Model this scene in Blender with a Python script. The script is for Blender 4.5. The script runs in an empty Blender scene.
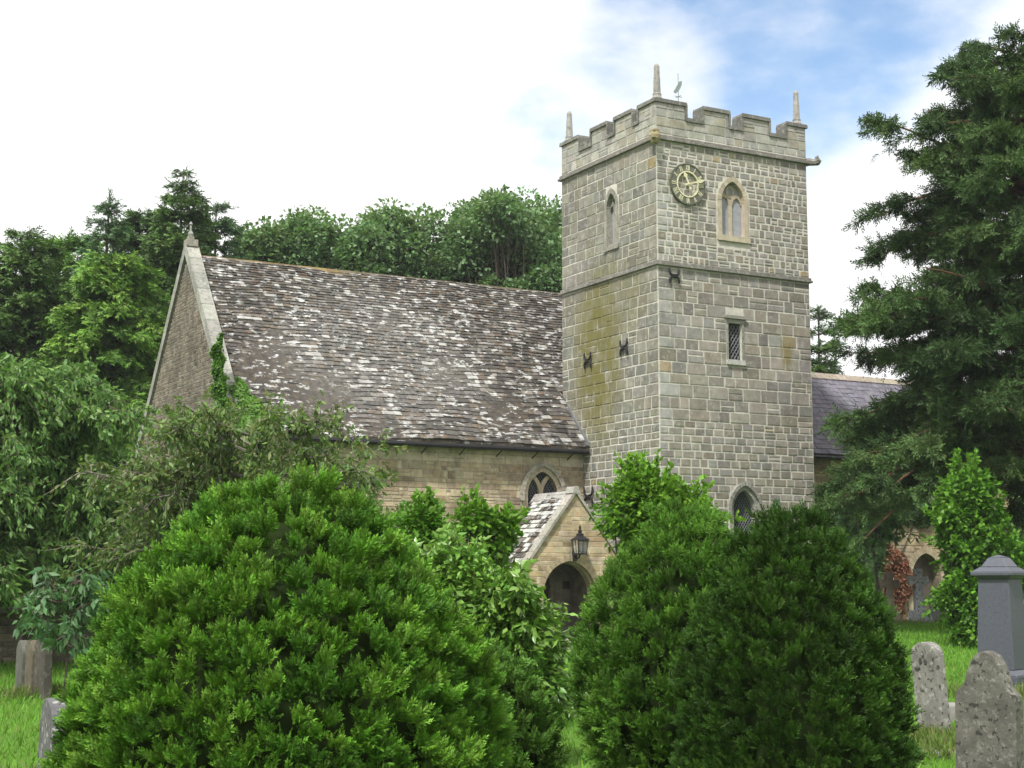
import bpy, bmesh, math, random
import numpy as np
from math import sin, cos, radians, pi, sqrt, atan

# ------------------------------------------------------------------ camera, sky, sun, exposure
S = bpy.context.scene
FPX, CAMZ = 1514.0, 1.65
PITCH = atan(196 / FPX)
cd = bpy.data.cameras.new('camera'); cam = bpy.data.objects.new('camera', cd)
S.collection.objects.link(cam); S.camera = cam
cam.location = (0, 0, CAMZ); cam.rotation_euler = (pi / 2 + PITCH, 0, 0)
cd.sensor_width = 36; cd.lens = FPX / 1024 * 36; cd.clip_end = 3000

SUN_EL, SUN_AZ = radians(54), radians(206)        # azimuth clockwise from +Y: behind the camera, to its left
W = bpy.data.worlds.new('World'); S.world = W; W.use_nodes = True
nt = W.node_tree; nt.nodes.clear()
def wn(t, **k):
    n = nt.nodes.new(t)
    for a, b in k.items(): setattr(n, a, b)
    return n
out = wn('ShaderNodeOutputWorld'); bg = wn('ShaderNodeBackground'); bg.inputs[1].default_value = 0.077
sky = wn('ShaderNodeTexSky', sky_type='NISHITA', sun_disc=False)
sky.sun_elevation = SUN_EL; sky.sun_rotation = SUN_AZ; sky.air_density = 1.0; sky.dust_density = 0.6
tc = wn('ShaderNodeTexCoord')
mp = wn('ShaderNodeMapping'); mp.inputs['Scale'].default_value = (1, 1, 1.9); mp.inputs['Location'].default_value = (0.37, 0.2, 0.11)
nz = wn('ShaderNodeTexNoise'); nz.inputs['Scale'].default_value = 5.5; nz.inputs['Detail'].default_value = 9; nz.inputs['Roughness'].default_value = 0.55
nt.links.new(tc.outputs['Generated'], mp.inputs[0]); nt.links.new(mp.outputs[0], nz.inputs[0])
dot = wn('ShaderNodeVectorMath', operation='DOT_PRODUCT')
bd = np.array([0.165, 0.90, 0.385]); bd /= np.linalg.norm(bd)      # where the cloud deck opens
nt.links.new(tc.outputs['Generated'], dot.inputs[0]); dot.inputs[1].default_value = tuple(bd)
mr = wn('ShaderNodeMapRange'); mr.inputs[1].default_value = cos(radians(16)); mr.inputs[2].default_value = cos(radians(3))
mr.inputs[3].default_value = 0.0; mr.inputs[4].default_value = 0.46
nt.links.new(dot.outputs['Value'], mr.inputs[0])
sub = wn('ShaderNodeMath', operation='SUBTRACT'); nt.links.new(nz.outputs[0], sub.inputs[0]); nt.links.new(mr.outputs[0], sub.inputs[1])
cm = wn('ShaderNodeMapRange'); cm.inputs[1].default_value = 0.0; cm.inputs[2].default_value = 0.34; cm.interpolation_type = 'SMOOTHSTEP'; cm.inputs[3].default_value = 0.04
nt.links.new(sub.outputs[0], cm.inputs[0])
cb = wn('ShaderNodeMapRange'); cb.inputs[1].default_value = 0.25; cb.inputs[2].default_value = 0.7
cb.inputs[3].default_value = 12.5; cb.inputs[4].default_value = 9.5
nt.links.new(nz.outputs[0], cb.inputs[0])
cc = wn('ShaderNodeCombineColor')
for i in range(3): nt.links.new(cb.outputs[0], cc.inputs[i])
gl_ = wn('ShaderNodeMix', data_type='RGBA', blend_type='MULTIPLY'); gl_.inputs[0].default_value = 1.0; gl_.inputs[7].default_value = (1.45, 1.62, 1.68, 1)   # thin bright veil over the blue
nt.links.new(sky.outputs[0], gl_.inputs[6])
mx = wn('ShaderNodeMix', data_type='RGBA')
nt.links.new(cm.outputs[0], mx.inputs[0]); nt.links.new(gl_.outputs[2], mx.inputs[6]); nt.links.new(cc.outputs[0], mx.inputs[7])
nt.links.new(mx.outputs[2], bg.inputs[0]); nt.links.new(bg.outputs[0], out.inputs[0])

sl = bpy.data.lights.new('sun', 'SUN'); so = bpy.data.objects.new('sun', sl); S.collection.objects.link(so)
sl.energy = 3.3; sl.angle = radians(4); sl.color = (1, 0.98, 0.95)
so.rotation_euler = (pi / 2 - SUN_EL, 0, pi - SUN_AZ + 0.0)
so.location = (0, -20, 40)
S.view_settings.view_transform = 'Standard'; S.view_settings.look = 'None'
S.view_settings.exposure = 0.66; S.view_settings.gamma = 1.0; S.view_settings.use_curve_mapping = False
S.cycles.max_bounces = 6; S.cycles.diffuse_bounces = 3; S.cycles.transparent_max_bounces = 6
S.cycles.use_denoising = True

# ------------------------------------------------------------------ helpers
rnd = random.Random(7)
rng = np.random.default_rng(11)
def Zpix(y, Y):
    b = (384 - y) / FPX
    return CAMZ + Y * (sin(PITCH) + b * cos(PITCH)) / (cos(PITCH) - b * sin(PITCH))
def at(px, Y): return ((px - 512) / 1527.0 * Y, Y)
def sstep(a, b, x):
    t = min(1, max(0, (x - a) / (b - a))); return t * t * (3 - 2 * t)
def ground_z(x, y): return 0.36 * sstep(22, 42, y) * sstep(4, 9, x)
def lin(r, g, b):
    f = lambda c: (c / 255 / 12.92) if c / 255 <= 0.04045 else ((c / 255 + 0.055) / 1.055) ** 2.4
    return (f(r), f(g), f(b))

def tag(o, label=None, cat=None, group=None, kind=None):
    if label: o['label'] = label
    if cat: o['category'] = cat
    if group: o['group'] = group
    if kind: o['kind'] = kind
    return o
def empty(name, loc, rz=0, label=None, cat=None, group=None):
    o = bpy.data.objects.new(name, None); S.collection.objects.link(o)
    o.location = loc; o.rotation_euler = (0, 0, rz); o.empty_display_size = 0.3
    return tag(o, label, cat, group)

class MB:
    def __init__(s): s.v = []; s.f = []; s.c = []; s.m = []
    def add(s, vs, fs, col=(1, 1, 1), m=0):
        b = len(s.v); s.v.extend([tuple(p) for p in vs])
        for f in fs: s.f.append(tuple(b + i for i in f)); s.c.append(col); s.m.append(m)
    def box(s, x0, x1, y0, y1, z0, z1, col=(1, 1, 1), m=0):
        s.add([(x, y, z) for z in (z0, z1) for y in (y0, y1) for x in (x0, x1)],
              [(0, 2, 3, 1), (4, 5, 7, 6), (0, 1, 5, 4), (2, 6, 7, 3), (0, 4, 6, 2), (1, 3, 7, 5)], col, m)
    def prism(s, poly, P, n0, n1, col=(1, 1, 1), m=0):
        k = len(poly)
        s.add([P(a, n0, b) for a, b in poly] + [P(a, n1, b) for a, b in poly],
              [tuple(range(k)), tuple(range(2 * k - 1, k - 1, -1))] + [(i, (i + 1) % k, k + (i + 1) % k, k + i) for i in range(k)], col, m)
    def band(s, inner, outer, P, n0, n1, cols=None, closed=False, m=0):
        k = len(inner); last = k if closed else k - 1
        for i in range(last):
            j = (i + 1) % k
            q = [inner[i], inner[j], outer[j], outer[i]]
            col = cols(i) if cols else (1, 1, 1)
            s.add([P(a, n0, b) for a, b in q] + [P(a, n1, b) for a, b in q],
                  [(0, 1, 2, 3), (7, 6, 5, 4), (0, 1, 5, 4), (1, 2, 6, 5), (2, 3, 7, 6), (3, 0, 4, 7)], col, m)
    def tube(s, pts, rad, sides=7, col=(1, 1, 1), m=0, cap=True):
        pts = [np.array(p, float) for p in pts]; n = len(pts)
        if not hasattr(rad, '__len__'): rad = [rad] * n
        vs = []; ref = None
        for i, p in enumerate(pts):
            t = pts[min(i + 1, n - 1)] - pts[max(i - 1, 0)]; t = t / (np.linalg.norm(t) + 1e-9)
            if ref is None: ref = np.array([1.0, 0, 0]) if abs(t[0]) < 0.8 else np.array([0, 1.0, 0])
            a = ref - t * (ref @ t); a /= np.linalg.norm(a) + 1e-9; ref = a; b = np.cross(t, a)
            for j in range(sides):
                q = 2 * pi * j / sides; vs.append(p + rad[i] * (cos(q) * a + sin(q) * b))
        fs = []
        for i in range(n - 1):
            for j in range(sides):
                k = (j + 1) % sides; fs.append((i * sides + j, i * sides + k, (i + 1) * sides + k, (i + 1) * sides + j))
        if cap: fs += [tuple(range(sides - 1, -1, -1)), tuple(range((n - 1) * sides, n * sides))]
        s.add(vs, fs, col, m)
    def lathe(s, prof, sides=16, centre=(0, 0, 0), col=(1, 1, 1), m=0, rot=0.0):
        vs = []; fs = []
        for r, z in prof:
            for j in range(sides):
                q = 2 * pi * j / sides + rot; vs.append((centre[0] + r * cos(q), centre[1] + r * sin(q), centre[2] + z))
        for i in range(len(prof) - 1):
            for j in range(sides):
                k = (j + 1) % sides; fs.append((i * sides + j, i * sides + k, (i + 1) * sides + k, (i + 1) * sides + j))
        fs += [tuple(range(sides - 1, -1, -1)), tuple(range((len(prof) - 1) * sides, len(prof) * sides))]
        s.add(vs, fs, col, m)
    def build(s, name, mats, parent=None, smooth=False, fix=False, bevel=0):
        me = bpy.data.meshes.new(name); me.from_pydata(s.v, [], s.f)
        if not isinstance(mats, (list, tuple)): mats = [mats]
        for q in mats: me.materials.append(q)
        me.polygons.foreach_set('material_index', s.m)
        at_ = me.attributes.new('Col', 'FLOAT_COLOR', 'FACE')
        c = np.ones((len(s.c), 4), np.float32); c[:, :3] = s.c; at_.data.foreach_set('color', c.ravel())
        if fix:
            bm = bmesh.new(); bm.from_mesh(me); bmesh.ops.recalc_face_normals(bm, faces=bm.faces[:]); bm.to_mesh(me); bm.free()
        if smooth: me.polygons.foreach_set('use_smooth', [True] * len(me.polygons))
        me.update()
        o = bpy.data.objects.new(name, me); S.collection.objects.link(o)
        if parent: o.parent = parent
        if bevel:
            b = o.modifiers.new('bevel', 'BEVEL'); b.width = bevel; b.segments = 2; b.limit_method = 'ANGLE'
        return o

class Cloud:
    """many copies of a small template merged into one mesh"""
    def __init__(s): s.V = []; s.F = []; s.C = []; s.n = 0
    def add(s, tv, tf, tc_, R, T, col):
        N = len(T)
        if N == 0: return
        nv, nf = len(tv), len(tf)
        V = np.einsum('nij,vj->nvi', R, tv) + T[:, None, :]
        F = tf[None] + (np.arange(N) * nv)[:, None, None] + s.n
        C = np.clip(col[:, None, :] * tc_[None], 0, 1)
        s.V.append(V.reshape(-1, 3)); s.F.append(F.reshape(-1, 4)); s.C.append(C.reshape(-1, 3)); s.n += N * nv
    def build(s, name, mat, parent=None):
        V = np.concatenate(s.V).astype(np.float32); F = np.concatenate(s.F).astype(np.int32); C = np.concatenate(s.C)
        me = bpy.data.meshes.new(name)
        me.vertices.add(len(V)); me.vertices.foreach_set('co', V.ravel())
        me.loops.add(F.size); me.loops.foreach_set('vertex_index', F.ravel())
        me.polygons.add(len(F)); me.polygons.foreach_set('loop_start', np.arange(len(F), dtype=np.int32) * 4)
        me.update(calc_edges=True)
        a = me.attributes.new('Col', 'FLOAT_COLOR', 'FACE')
        c = np.ones((len(F), 4), np.float32); c[:, :3] = C; a.data.foreach_set('color', c.ravel())
        me.materials.append(mat)
        o = bpy.data.objects.new(name, me); S.collection.objects.link(o)
        if parent: o.parent = parent
        return o

def unit(a): return a / (np.linalg.norm(a, axis=-1, keepdims=True) + 1e-9)
def basis(z, scale, roll=None):
    """matrices whose Z column is the direction, random roll; scale (N,) or (N,3)"""
    z = unit(z); N = len(z)
    r = unit(rng.normal(size=(N, 3))) if roll is None else roll
    x = unit(r - z * (r * z).sum(1, keepdims=True)); y = np.cross(z, x)
    M = np.stack([x, y, z], axis=2)
    sc = np.asarray(scale, float)
    if sc.ndim == 1: sc = sc[:, None].repeat(3, 1)
    return M * sc[:, None, :]

def frond(pairs, ll, lw, taper=0.65, ang=0.75, droop=0.12, tip=1.35, seed=1):
    """feathery spray along +Z, unit length, made of narrow leaflets"""
    r = np.random.default_rng(seed); v = []; f = []; c = []
    def leaflet(b, d, l, w, tone):
        d = d / np.linalg.norm(d); n = np.cross(d, np.array([r.normal() * .5, 1, r.normal() * .5])); n /= np.linalg.norm(n)
        k = len(v); v.extend([b, b + d * l * .45 + n * w, b + d * l, b + d * l * .45 - n * w]); f.append((k, k + 1, k + 2, k + 3)); c.append([tone] * 3)
    for i in range(pairs):
        t = i / pairs; l = ll * (1 - taper * t)
        b = np.array([0, -droop * t * t, t * .85])
        for s in (-1, 1):
            a = ang * r.uniform(.75, 1.25)
            leaflet(b, np.array([s * sin(a), r.normal() * .22 - droop, cos(a)]), l * r.uniform(.75, 1.2), lw, .8 + (tip - .8) * t * r.uniform(.7, 1.2))
    leaflet(np.array([0, -droop, .8]), np.array([0, 0, 1.0]), ll * .6, lw, tip)
    return np.array(v), np.array(f), np.array(c)
def leaf_t(fold=0.25, w=0.36, tip=0.3):
    """one folded pointed leaf along +Z, two quads"""
    v = np.array([[0, 0, 0], [-w, -fold * w, .4], [0, 0, .45], [w, -fold * w, .4], [0, -tip * .5, 1.0], [-w * .7, -fold * w - tip * .2, .7], [w * .7, -fold * w - tip * .2, .7]])
    f = np.array([(0, 2, 4, 1), (0, 3, 4, 2)])
    v2 = v.copy()
    return v2[:5], f, np.ones((2, 3))

# ------------------------------------------------------------------ materials
def mat(name, rough=0.85, spec=0.2):
    m = bpy.data.materials.new(name); m.use_nodes = True
    b = m.node_tree.nodes['Principled BSDF']; b.inputs['Roughness'].default_value = rough; b.inputs['Specular IOR Level'].default_value = spec
    return m, m.node_tree, b
def N(t, typ, **k):
    n = t.nodes.new(typ)
    for a, b in k.items(): setattr(n, a, b)
    return n
def noise(t, scale, detail=4, rough=0.6, vec=None, stretch=None):
    n = N(t, 'ShaderNodeTexNoise'); n.inputs['Scale'].default_value = scale; n.inputs['Detail'].default_value = detail; n.inputs['Roughness'].default_value = rough
    if vec is None:
        vec = N(t, 'ShaderNodeTexCoord').outputs['Object']
    if stretch:
        mp_ = N(t, 'ShaderNodeMapping'); mp_.inputs['Scale'].default_value = stretch; t.links.new(vec, mp_.inputs[0]); vec = mp_.outputs[0]
    t.links.new(vec, n.inputs[0])
    return n.outputs[0]
def rng_(t, x, a, b, c=0.0, d=1.0, smooth=False):
    n = N(t, 'ShaderNodeMapRange'); t.links.new(x, n.inputs[0])
    for i, q in enumerate((a, b, c, d)): n.inputs[i + 1].default_value = q
    if smooth: n.interpolation_type = 'SMOOTHSTEP'
    return n.outputs[0]
def mixc(t, fac, a, b, mode='MIX'):
    n = N(t, 'ShaderNodeMix', data_type='RGBA', blend_type=mode)
    for i, q in ((0, fac), (6, a), (7, b)):
        if hasattr(q, 'is_linked') or hasattr(q, 'links'): t.links.new(q, n.inputs[i])
        elif i == 0: n.inputs[0].default_value = q
        else: n.inputs[i].default_value = (*q, 1)
    return n.outputs[2]
def mul(t, a, b):
    n = N(t, 'ShaderNodeMath', operation='MULTIPLY')
    for i, q in ((0, a), (1, b)):
        if hasattr(q, 'links'): t.links.new(q, n.inputs[i])
        else: n.inputs[i].default_value = q
    return n.outputs[0]
def grey(t, x):
    n = N(t, 'ShaderNodeCombineColor')
    for i in range(3): t.links.new(x, n.inputs[i])
    return n.outputs[0]
def bump(t, b, h, strength=0.4, dist=0.02):
    n = N(t, 'ShaderNodeBump'); n.inputs['Strength'].default_value = strength; n.inputs['Distance'].default_value = dist
    t.links.new(h, n.inputs['Height']); t.links.new(n.outputs[0], b.inputs['Normal'])
def stone(name, vary=0.35, scale=5, lichen=0.0, lichcol=(.5, .5, .46), dark=0.0, patches=(), lscale=9, spot=None, lstretch=None, lmod=None):
    """colour comes from the block (attribute Col); weathering, lichen and stain patches on top"""
    m, t, b = mat(name, 0.92, 0.15)
    col = N(t, 'ShaderNodeAttribute', attribute_name='Col').outputs['Color']
    n1 = noise(t, scale, 6, 0.65)
    col = mixc(t, 1.0, col, grey(t, rng_(t, n1, .25, .75, 1 - vary, 1 + vary)), 'MULTIPLY')
    if dark: col = mixc(t, mul(t, rng_(t, noise(t, 1.1, 6, .7), .5, .72), dark), col, (.05, .047, .04))
    if lichen:
        lm = rng_(t, noise(t, lscale, 5, .7, stretch=lstretch), .55, .61)
        if lmod: lm = mul(t, lm, rng_(t, noise(t, lmod, 4, .6), .34, .56, .3, 1.0))
        col = mixc(t, mul(t, lm, lichen), col, lichcol)
    if spot: col = mixc(t, mul(t, rng_(t, noise(t, spot[0], 4, .6), .57, .63), spot[1]), col, spot[2])
    for (c0, sz, pc, amt, ns) in patches:
        v = N(t, 'ShaderNodeTexCoord').outputs['Object']
        s_ = N(t, 'ShaderNodeVectorMath', operation='SUBTRACT'); t.links.new(v, s_.inputs[0]); s_.inputs[1].default_value = c0
        d_ = N(t, 'ShaderNodeVectorMath', operation='DIVIDE'); t.links.new(s_.outputs[0], d_.inputs[0]); d_.inputs[1].default_value = sz
        l_ = N(t, 'ShaderNodeVectorMath', operation='LENGTH'); t.links.new(d_.outputs[0], l_.inputs[0])
        fall = rng_(t, l_.outputs['Value'], .35, 1.0, 1.0, 0.0, True)
        nn = rng_(t, noise(t, ns, 6, .7, stretch=(1, 1, .45)), .33, .52)
        col = mixc(t, mul(t, mul(t, fall, nn), amt), col, pc)
    t.links.new(col, b.inputs['Base Color'])
    bump(t, b, noise(t, 28, 6, .7), .35, .02)
    return m
def plain(name, col, rough=0.7, metal=0.0, nscale=8, vary=0.2, spec=0.3, bmp=0.0):
    m, t, b = mat(name, rough, spec); b.inputs['Metallic'].default_value = metal
    c = mixc(t, 1.0, col, grey(t, rng_(t, noise(t, nscale, 5), .25, .75, 1 - vary, 1 + vary)), 'MULTIPLY')
    t.links.new(c, b.inputs['Base Color'])
    if bmp: bump(t, b, noise(t, nscale * 3, 5), bmp, .02)
    return m
def leafmat(name, trans=0.3, rough=0.5, spec=0.3):
    m, t, b = mat(name, rough, spec)
    col = N(t, 'ShaderNodeAttribute', attribute_name='Col').outputs['Color']
    t.links.new(col, b.inputs['Base Color'])
    tr = N(t, 'ShaderNodeBsdfTranslucent'); t.links.new(mixc(t, 1.0, col, (1.15, 1.2, .7), 'MULTIPLY'), tr.inputs[0])
    ms = N(t, 'ShaderNodeMixShader'); ms.inputs[0].default_value = trans
    t.links.new(b.outputs[0], ms.inputs[1]); t.links.new(tr.outputs[0], ms.inputs[2])
    t.links.new(ms.outputs[0], t.nodes['Material Output'].inputs[0])
    return m

M_tower = stone('tower_stone', .3, 4, .45, (.44, .43, .38), .25,
                [((0, 3.1, 7.9), (1.2, 1.75, 3.3), (.155, .138, .032), .85, 3.2), ((0, 2.2, 9.6), (1, 2.4, 1.5), (.15, .14, .05), .5, 2.2),
                 ((4.35, 0, 8.1), (.3, .8, .9), (.22, .17, .05), .7, 3.0)], 6)
M_pale = stone('dressed_stone', .25, 6, .35, (.5, .49, .44), .3, lscale=8, spot=(14, .5, (.06, .06, .05)))
M_ochre = stone('ochre_dressed_stone', .25, 7, .2, (.5, .48, .42), .2, lscale=8)
M_nave = stone('tan_rubble', .4, 3.5, .25, (.46, .42, .34), .35, lscale=7)
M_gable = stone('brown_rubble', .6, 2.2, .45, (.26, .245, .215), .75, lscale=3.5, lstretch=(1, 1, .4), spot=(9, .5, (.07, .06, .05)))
M_slate = stone('stone_slates', .5, 7, .92, (.55, .55, .53), .3, [((-5.5, 5.8, 8), (4.5, 4, 4), (.56, .56, .53), .12, 7.5)], 4.6, spot=(7, .3, (.14, .10, .04)), lstretch=(.75, 1.3, 1.3), lmod=.75)
M_blue = stone('blue_slates', .2, 6, .15, (.4, .4, .4), .1)
M_lead = plain('lead', (.16, .165, .17), .6)
M_vane = plain('verdigris', (.22, .27, .24), .6)
M_iron = plain('black_iron', (.025, .025, .027), .55, .3)
M_gold = plain('dulled_gilding', (.62, .59, .38), .6, 0, 20, .3)
M_verd = plain('greened_bronze', (.10, .11, .075), .6, 0, 20, .3)
M_dialdark = plain('clock_black', (.13, .13, .105), .7, 0, 18, .4)
M_louvre = plain('grey_louvre_boards', (.30, .31, .33), .8)
M_wood = plain('weathered_door_oak', (.12, .095, .075), .8, nscale=5, vary=.35)
M_glass, _t, _b = mat('old_window_glass', .12, .5); _b.inputs['Base Color'].default_value = (.02, .022, .026, 1)
M_glassL, _t, _b = mat('lantern_glass', .08, .5); _b.inputs['Base Color'].default_value = (.5, .53, .52, 1); _b.inputs['Transmission Weight'].default_value = .8
M_bark = plain('bark', (.075, .06, .045), .9, nscale=6, vary=.4, bmp=.5)
M_twig = plain('grey_twigs', (.15, .135, .11), .9, nscale=6, vary=.3)
M_red = plain('reddish_bark', (.12, .06, .035), .9, nscale=6, vary=.35, bmp=.4)
M_core = plain('core_shade_colour', (.016, .026, .008), 1.0, nscale=9, vary=.4, spec=0.0)  # near-black core colour carries the shade inside the bushes
M_leaf = leafmat('leaves', .35, .45, .35)
M_gloss = leafmat('glossy_leaves', .25, .33, .5)
M_need = leafmat('needles', .18, .6, .2)
M_blade = leafmat('grass_blades', .3, .6, .2)
M_gran = plain('grey_granite', (.07, .075, .092), .42, 0, 30, .22, .5)
M_head = stone('lichened_headstone', .35, 5, .75, (.36, .36, .32), .4, lscale=12, spot=(18, .9, (.045, .045, .04)))
M_head2 = stone('mottled_headstone', .45, 6, .7, (.25, .25, .21), .3, lscale=24, spot=(19, .95, (.045, .045, .04)))
M_head3 = stone('brown_headstone', .35, 5, .35, (.22, .21, .18), .5, lscale=8)

mG, tG, bG = mat('mown_grass', .95, .1)
c = mixc(tG, rng_(tG, noise(tG, .5, 6, .65), .35, .65), (.055, .135, .015), (.08, .165, .02))
c = mixc(tG, rng_(tG, noise(tG, 9, 6, .7), .35, .7), c, (.10, .18, .028))
c = mixc(tG, mul(tG, rng_(tG, noise(tG, 1.7, 5, .7), .6, .72), .5), c, (.14, .12, .045))
tG.links.new(c, bG.inputs['Base Color']); bump(tG, bG, noise(tG, 40, 5), .5, .03)

# ------------------------------------------------------------------ ground
def make_ground():
    xs = sorted(set([-900, -400, -150, -80] + list(range(-50, 51, 2)) + [80, 150, 400, 900]))
    ys = sorted(set([-300, -100, -40] + list(range(-10, 91, 2)) + [120, 200, 400, 900, 2000]))
    mb = MB(); mb.v = [(x, y, ground_z(x, y)) for y in ys for x in xs]; nx = len(xs)
    for j in range(len(ys) - 1):
        for i in range(nx - 1):
            mb.f.append((j * nx + i, j * nx + i + 1, (j + 1) * nx + i + 1, (j + 1) * nx + i)); mb.c.append((1, 1, 1)); mb.m.append(0)
    tag(mb.build('ground', mG, smooth=True), 'mown green churchyard lawn around the church and graves', 'lawn', kind='structure')
make_ground()

# ------------------------------------------------------------------ church
CHX = 149.5 / 1527 * 40
CH = empty('church', (CHX, 40, 0), radians(28.9), 'old stone parish church with a square battlemented clock tower and lichened slate roof', 'church')
Pv = lambda v0: (lambda s, n, z: (s, v0 - n, z))          # walls facing the viewer's right (tower clock side)
Pu = lambda u0: (lambda s, n, z: (u0 - n, s, z))          # walls facing left

def arch(a, spring, rise, z0, c=0.0, k=9):
    """outline of a pointed opening from the left foot over the apex to the right foot"""
    rise = max(rise, a * 1.0001); R = (a * a + rise * rise) / (2 * a); th = math.asin(min(1, rise / R))
    L = [(c - a, z0)] if z0 < spring else []
    left = [(c + (R - a) - R * cos(th * i / k), spring + R * sin(th * i / k)) for i in range(k + 1)]
    right = [(2 * c - x, z) for x, z in left[::-1]][1:]
    E_ = [(c + a, z0)] if z0 < spring else []
    return L + left + right + E_
def arch_hw(a, spring, rise):
    rise = max(rise, a * 1.0001); R = (a * a + rise * rise) / (2 * a)
    def hw(z):
        if z <= spring: return a
        h = z - spring
        if h >= rise: return 0
        return sqrt(max(0, R * R - h * h)) - (R - a)
    return hw

def blocks(mb, P, s0, s1, z0, z1, hfun, wfun, colfun, excl=(), joint=.024, proud=.014, split=0.15):
    """coursed masonry: every stone its own slightly uneven, bevelled block standing proud of the mortar"""
    fl = lambda q: q if callable(q) else (lambda z: q)
    s0, s1 = fl(s0), fl(s1); z = z0
    while z < z1 - .05:
        h = hfun(z)
        if z + h > z1 - .09: h = z1 - z
        zm = z + h / 2; a, b = s0(zm), s1(zm); segs = [(a, b)]
        for (c_, hw, e0, e1, mg) in excl:
            if z + h <= e0 or z >= e1: continue
            w = max(hw(max(z, e0)), hw(min(zm, e1)), hw(min(z + h, e1))) + mg
            ns = []
            for p, q in segs:
                if c_ + w <= p or c_ - w >= q: ns.append((p, q)); continue
                if c_ - w - p > .03: ns.append((p, c_ - w))
                if q - c_ - w > .03: ns.append((c_ + w, q))
            segs = ns
        for p, q in segs:
            x = p
            while x < q - .02:
                w = wfun(z)
                if x + w > q - .1: w = q - x
                parts = [(z, z + h)]
                if rnd.random() < split and h > .16: zz = z + h * rnd.uniform(.4, .6); parts = [(z, zz), (zz, z + h)]
                for e, g in parts:
                    j = joint / 2; J = lambda: rnd.uniform(-.006, .006); pr = proud * rnd.uniform(.5, 1.4); iv = min(.008, w * .2)
                    bx0, bx1, bz0, bz1 = x + j + J(), x + w - j + J(), e + j + J(), g - j + J()
                    if bx1 - bx0 < .02 or bz1 - bz0 < .02: continue
                    vs = [P(bx0, -.002, bz0), P(bx1, -.002, bz0), P(bx1, -.002, bz1), P(bx0, -.002, bz1),
                          P(bx0 + iv, pr, bz0 + iv + J() * .5), P(bx1 - iv, pr, bz0 + iv), P(bx1 - iv, pr * rnd.uniform(.7, 1.2), bz1 - iv), P(bx0 + iv, pr, bz1 - iv + J() * .5)]
                    mb.add(vs, [(4, 5, 6, 7), (0, 1, 5, 4), (1, 2, 6, 5), (2, 3, 7, 6), (3, 0, 4, 7)], colfun((bx0 + bx1) / 2, (bz0 + bz1) / 2))
                x += w
        z += h
def jit(c_, a=.18, hue=.025):
    k = 1 + rnd.uniform(-a, a); return tuple(max(.01, q * k * (1 + rnd.uniform(-hue, hue))) for q in c_)

def cut(o, cutters):
    """open pockets in a wall body, then bake"""
    obs = []
    for mb in cutters:
        q = mb.build('cutter', M_iron, o.parent, fix=True); obs.append(q)
        md = o.modifiers.new('b', 'BOOLEAN'); md.operation = 'DIFFERENCE'; md.object = q; md.solver = 'EXACT'
    dg = bpy.context.evaluated_depsgraph_get()
    me = bpy.data.meshes.new_from_object(o.evaluated_get(dg)); old = o.data; o.modifiers.clear(); o.data = me; me.name = old.name
    for q in obs: bpy.data.objects.remove(q)
def merge_into(o, mb, mats):
    """append block geometry to an existing part so that wall and masonry stay one mesh"""
    me = o.data; nv = len(me.vertices); vs = [tuple(v.co) for v in me.vertices]; fs = [tuple(p.vertices) for p in me.polygons]
    col = [MORTAR[o.name]] * len(fs)
    b = MB(); b.v = vs + mb.v; b.f = fs + [tuple(i + nv for i in f) for f in mb.f]; b.c = col + mb.c; b.m = [0] * len(b.f)
    par = o.parent; name = o.name; bpy.data.objects.remove(o)
    return b.build(name, mats, par)
MORTAR = {}

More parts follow.
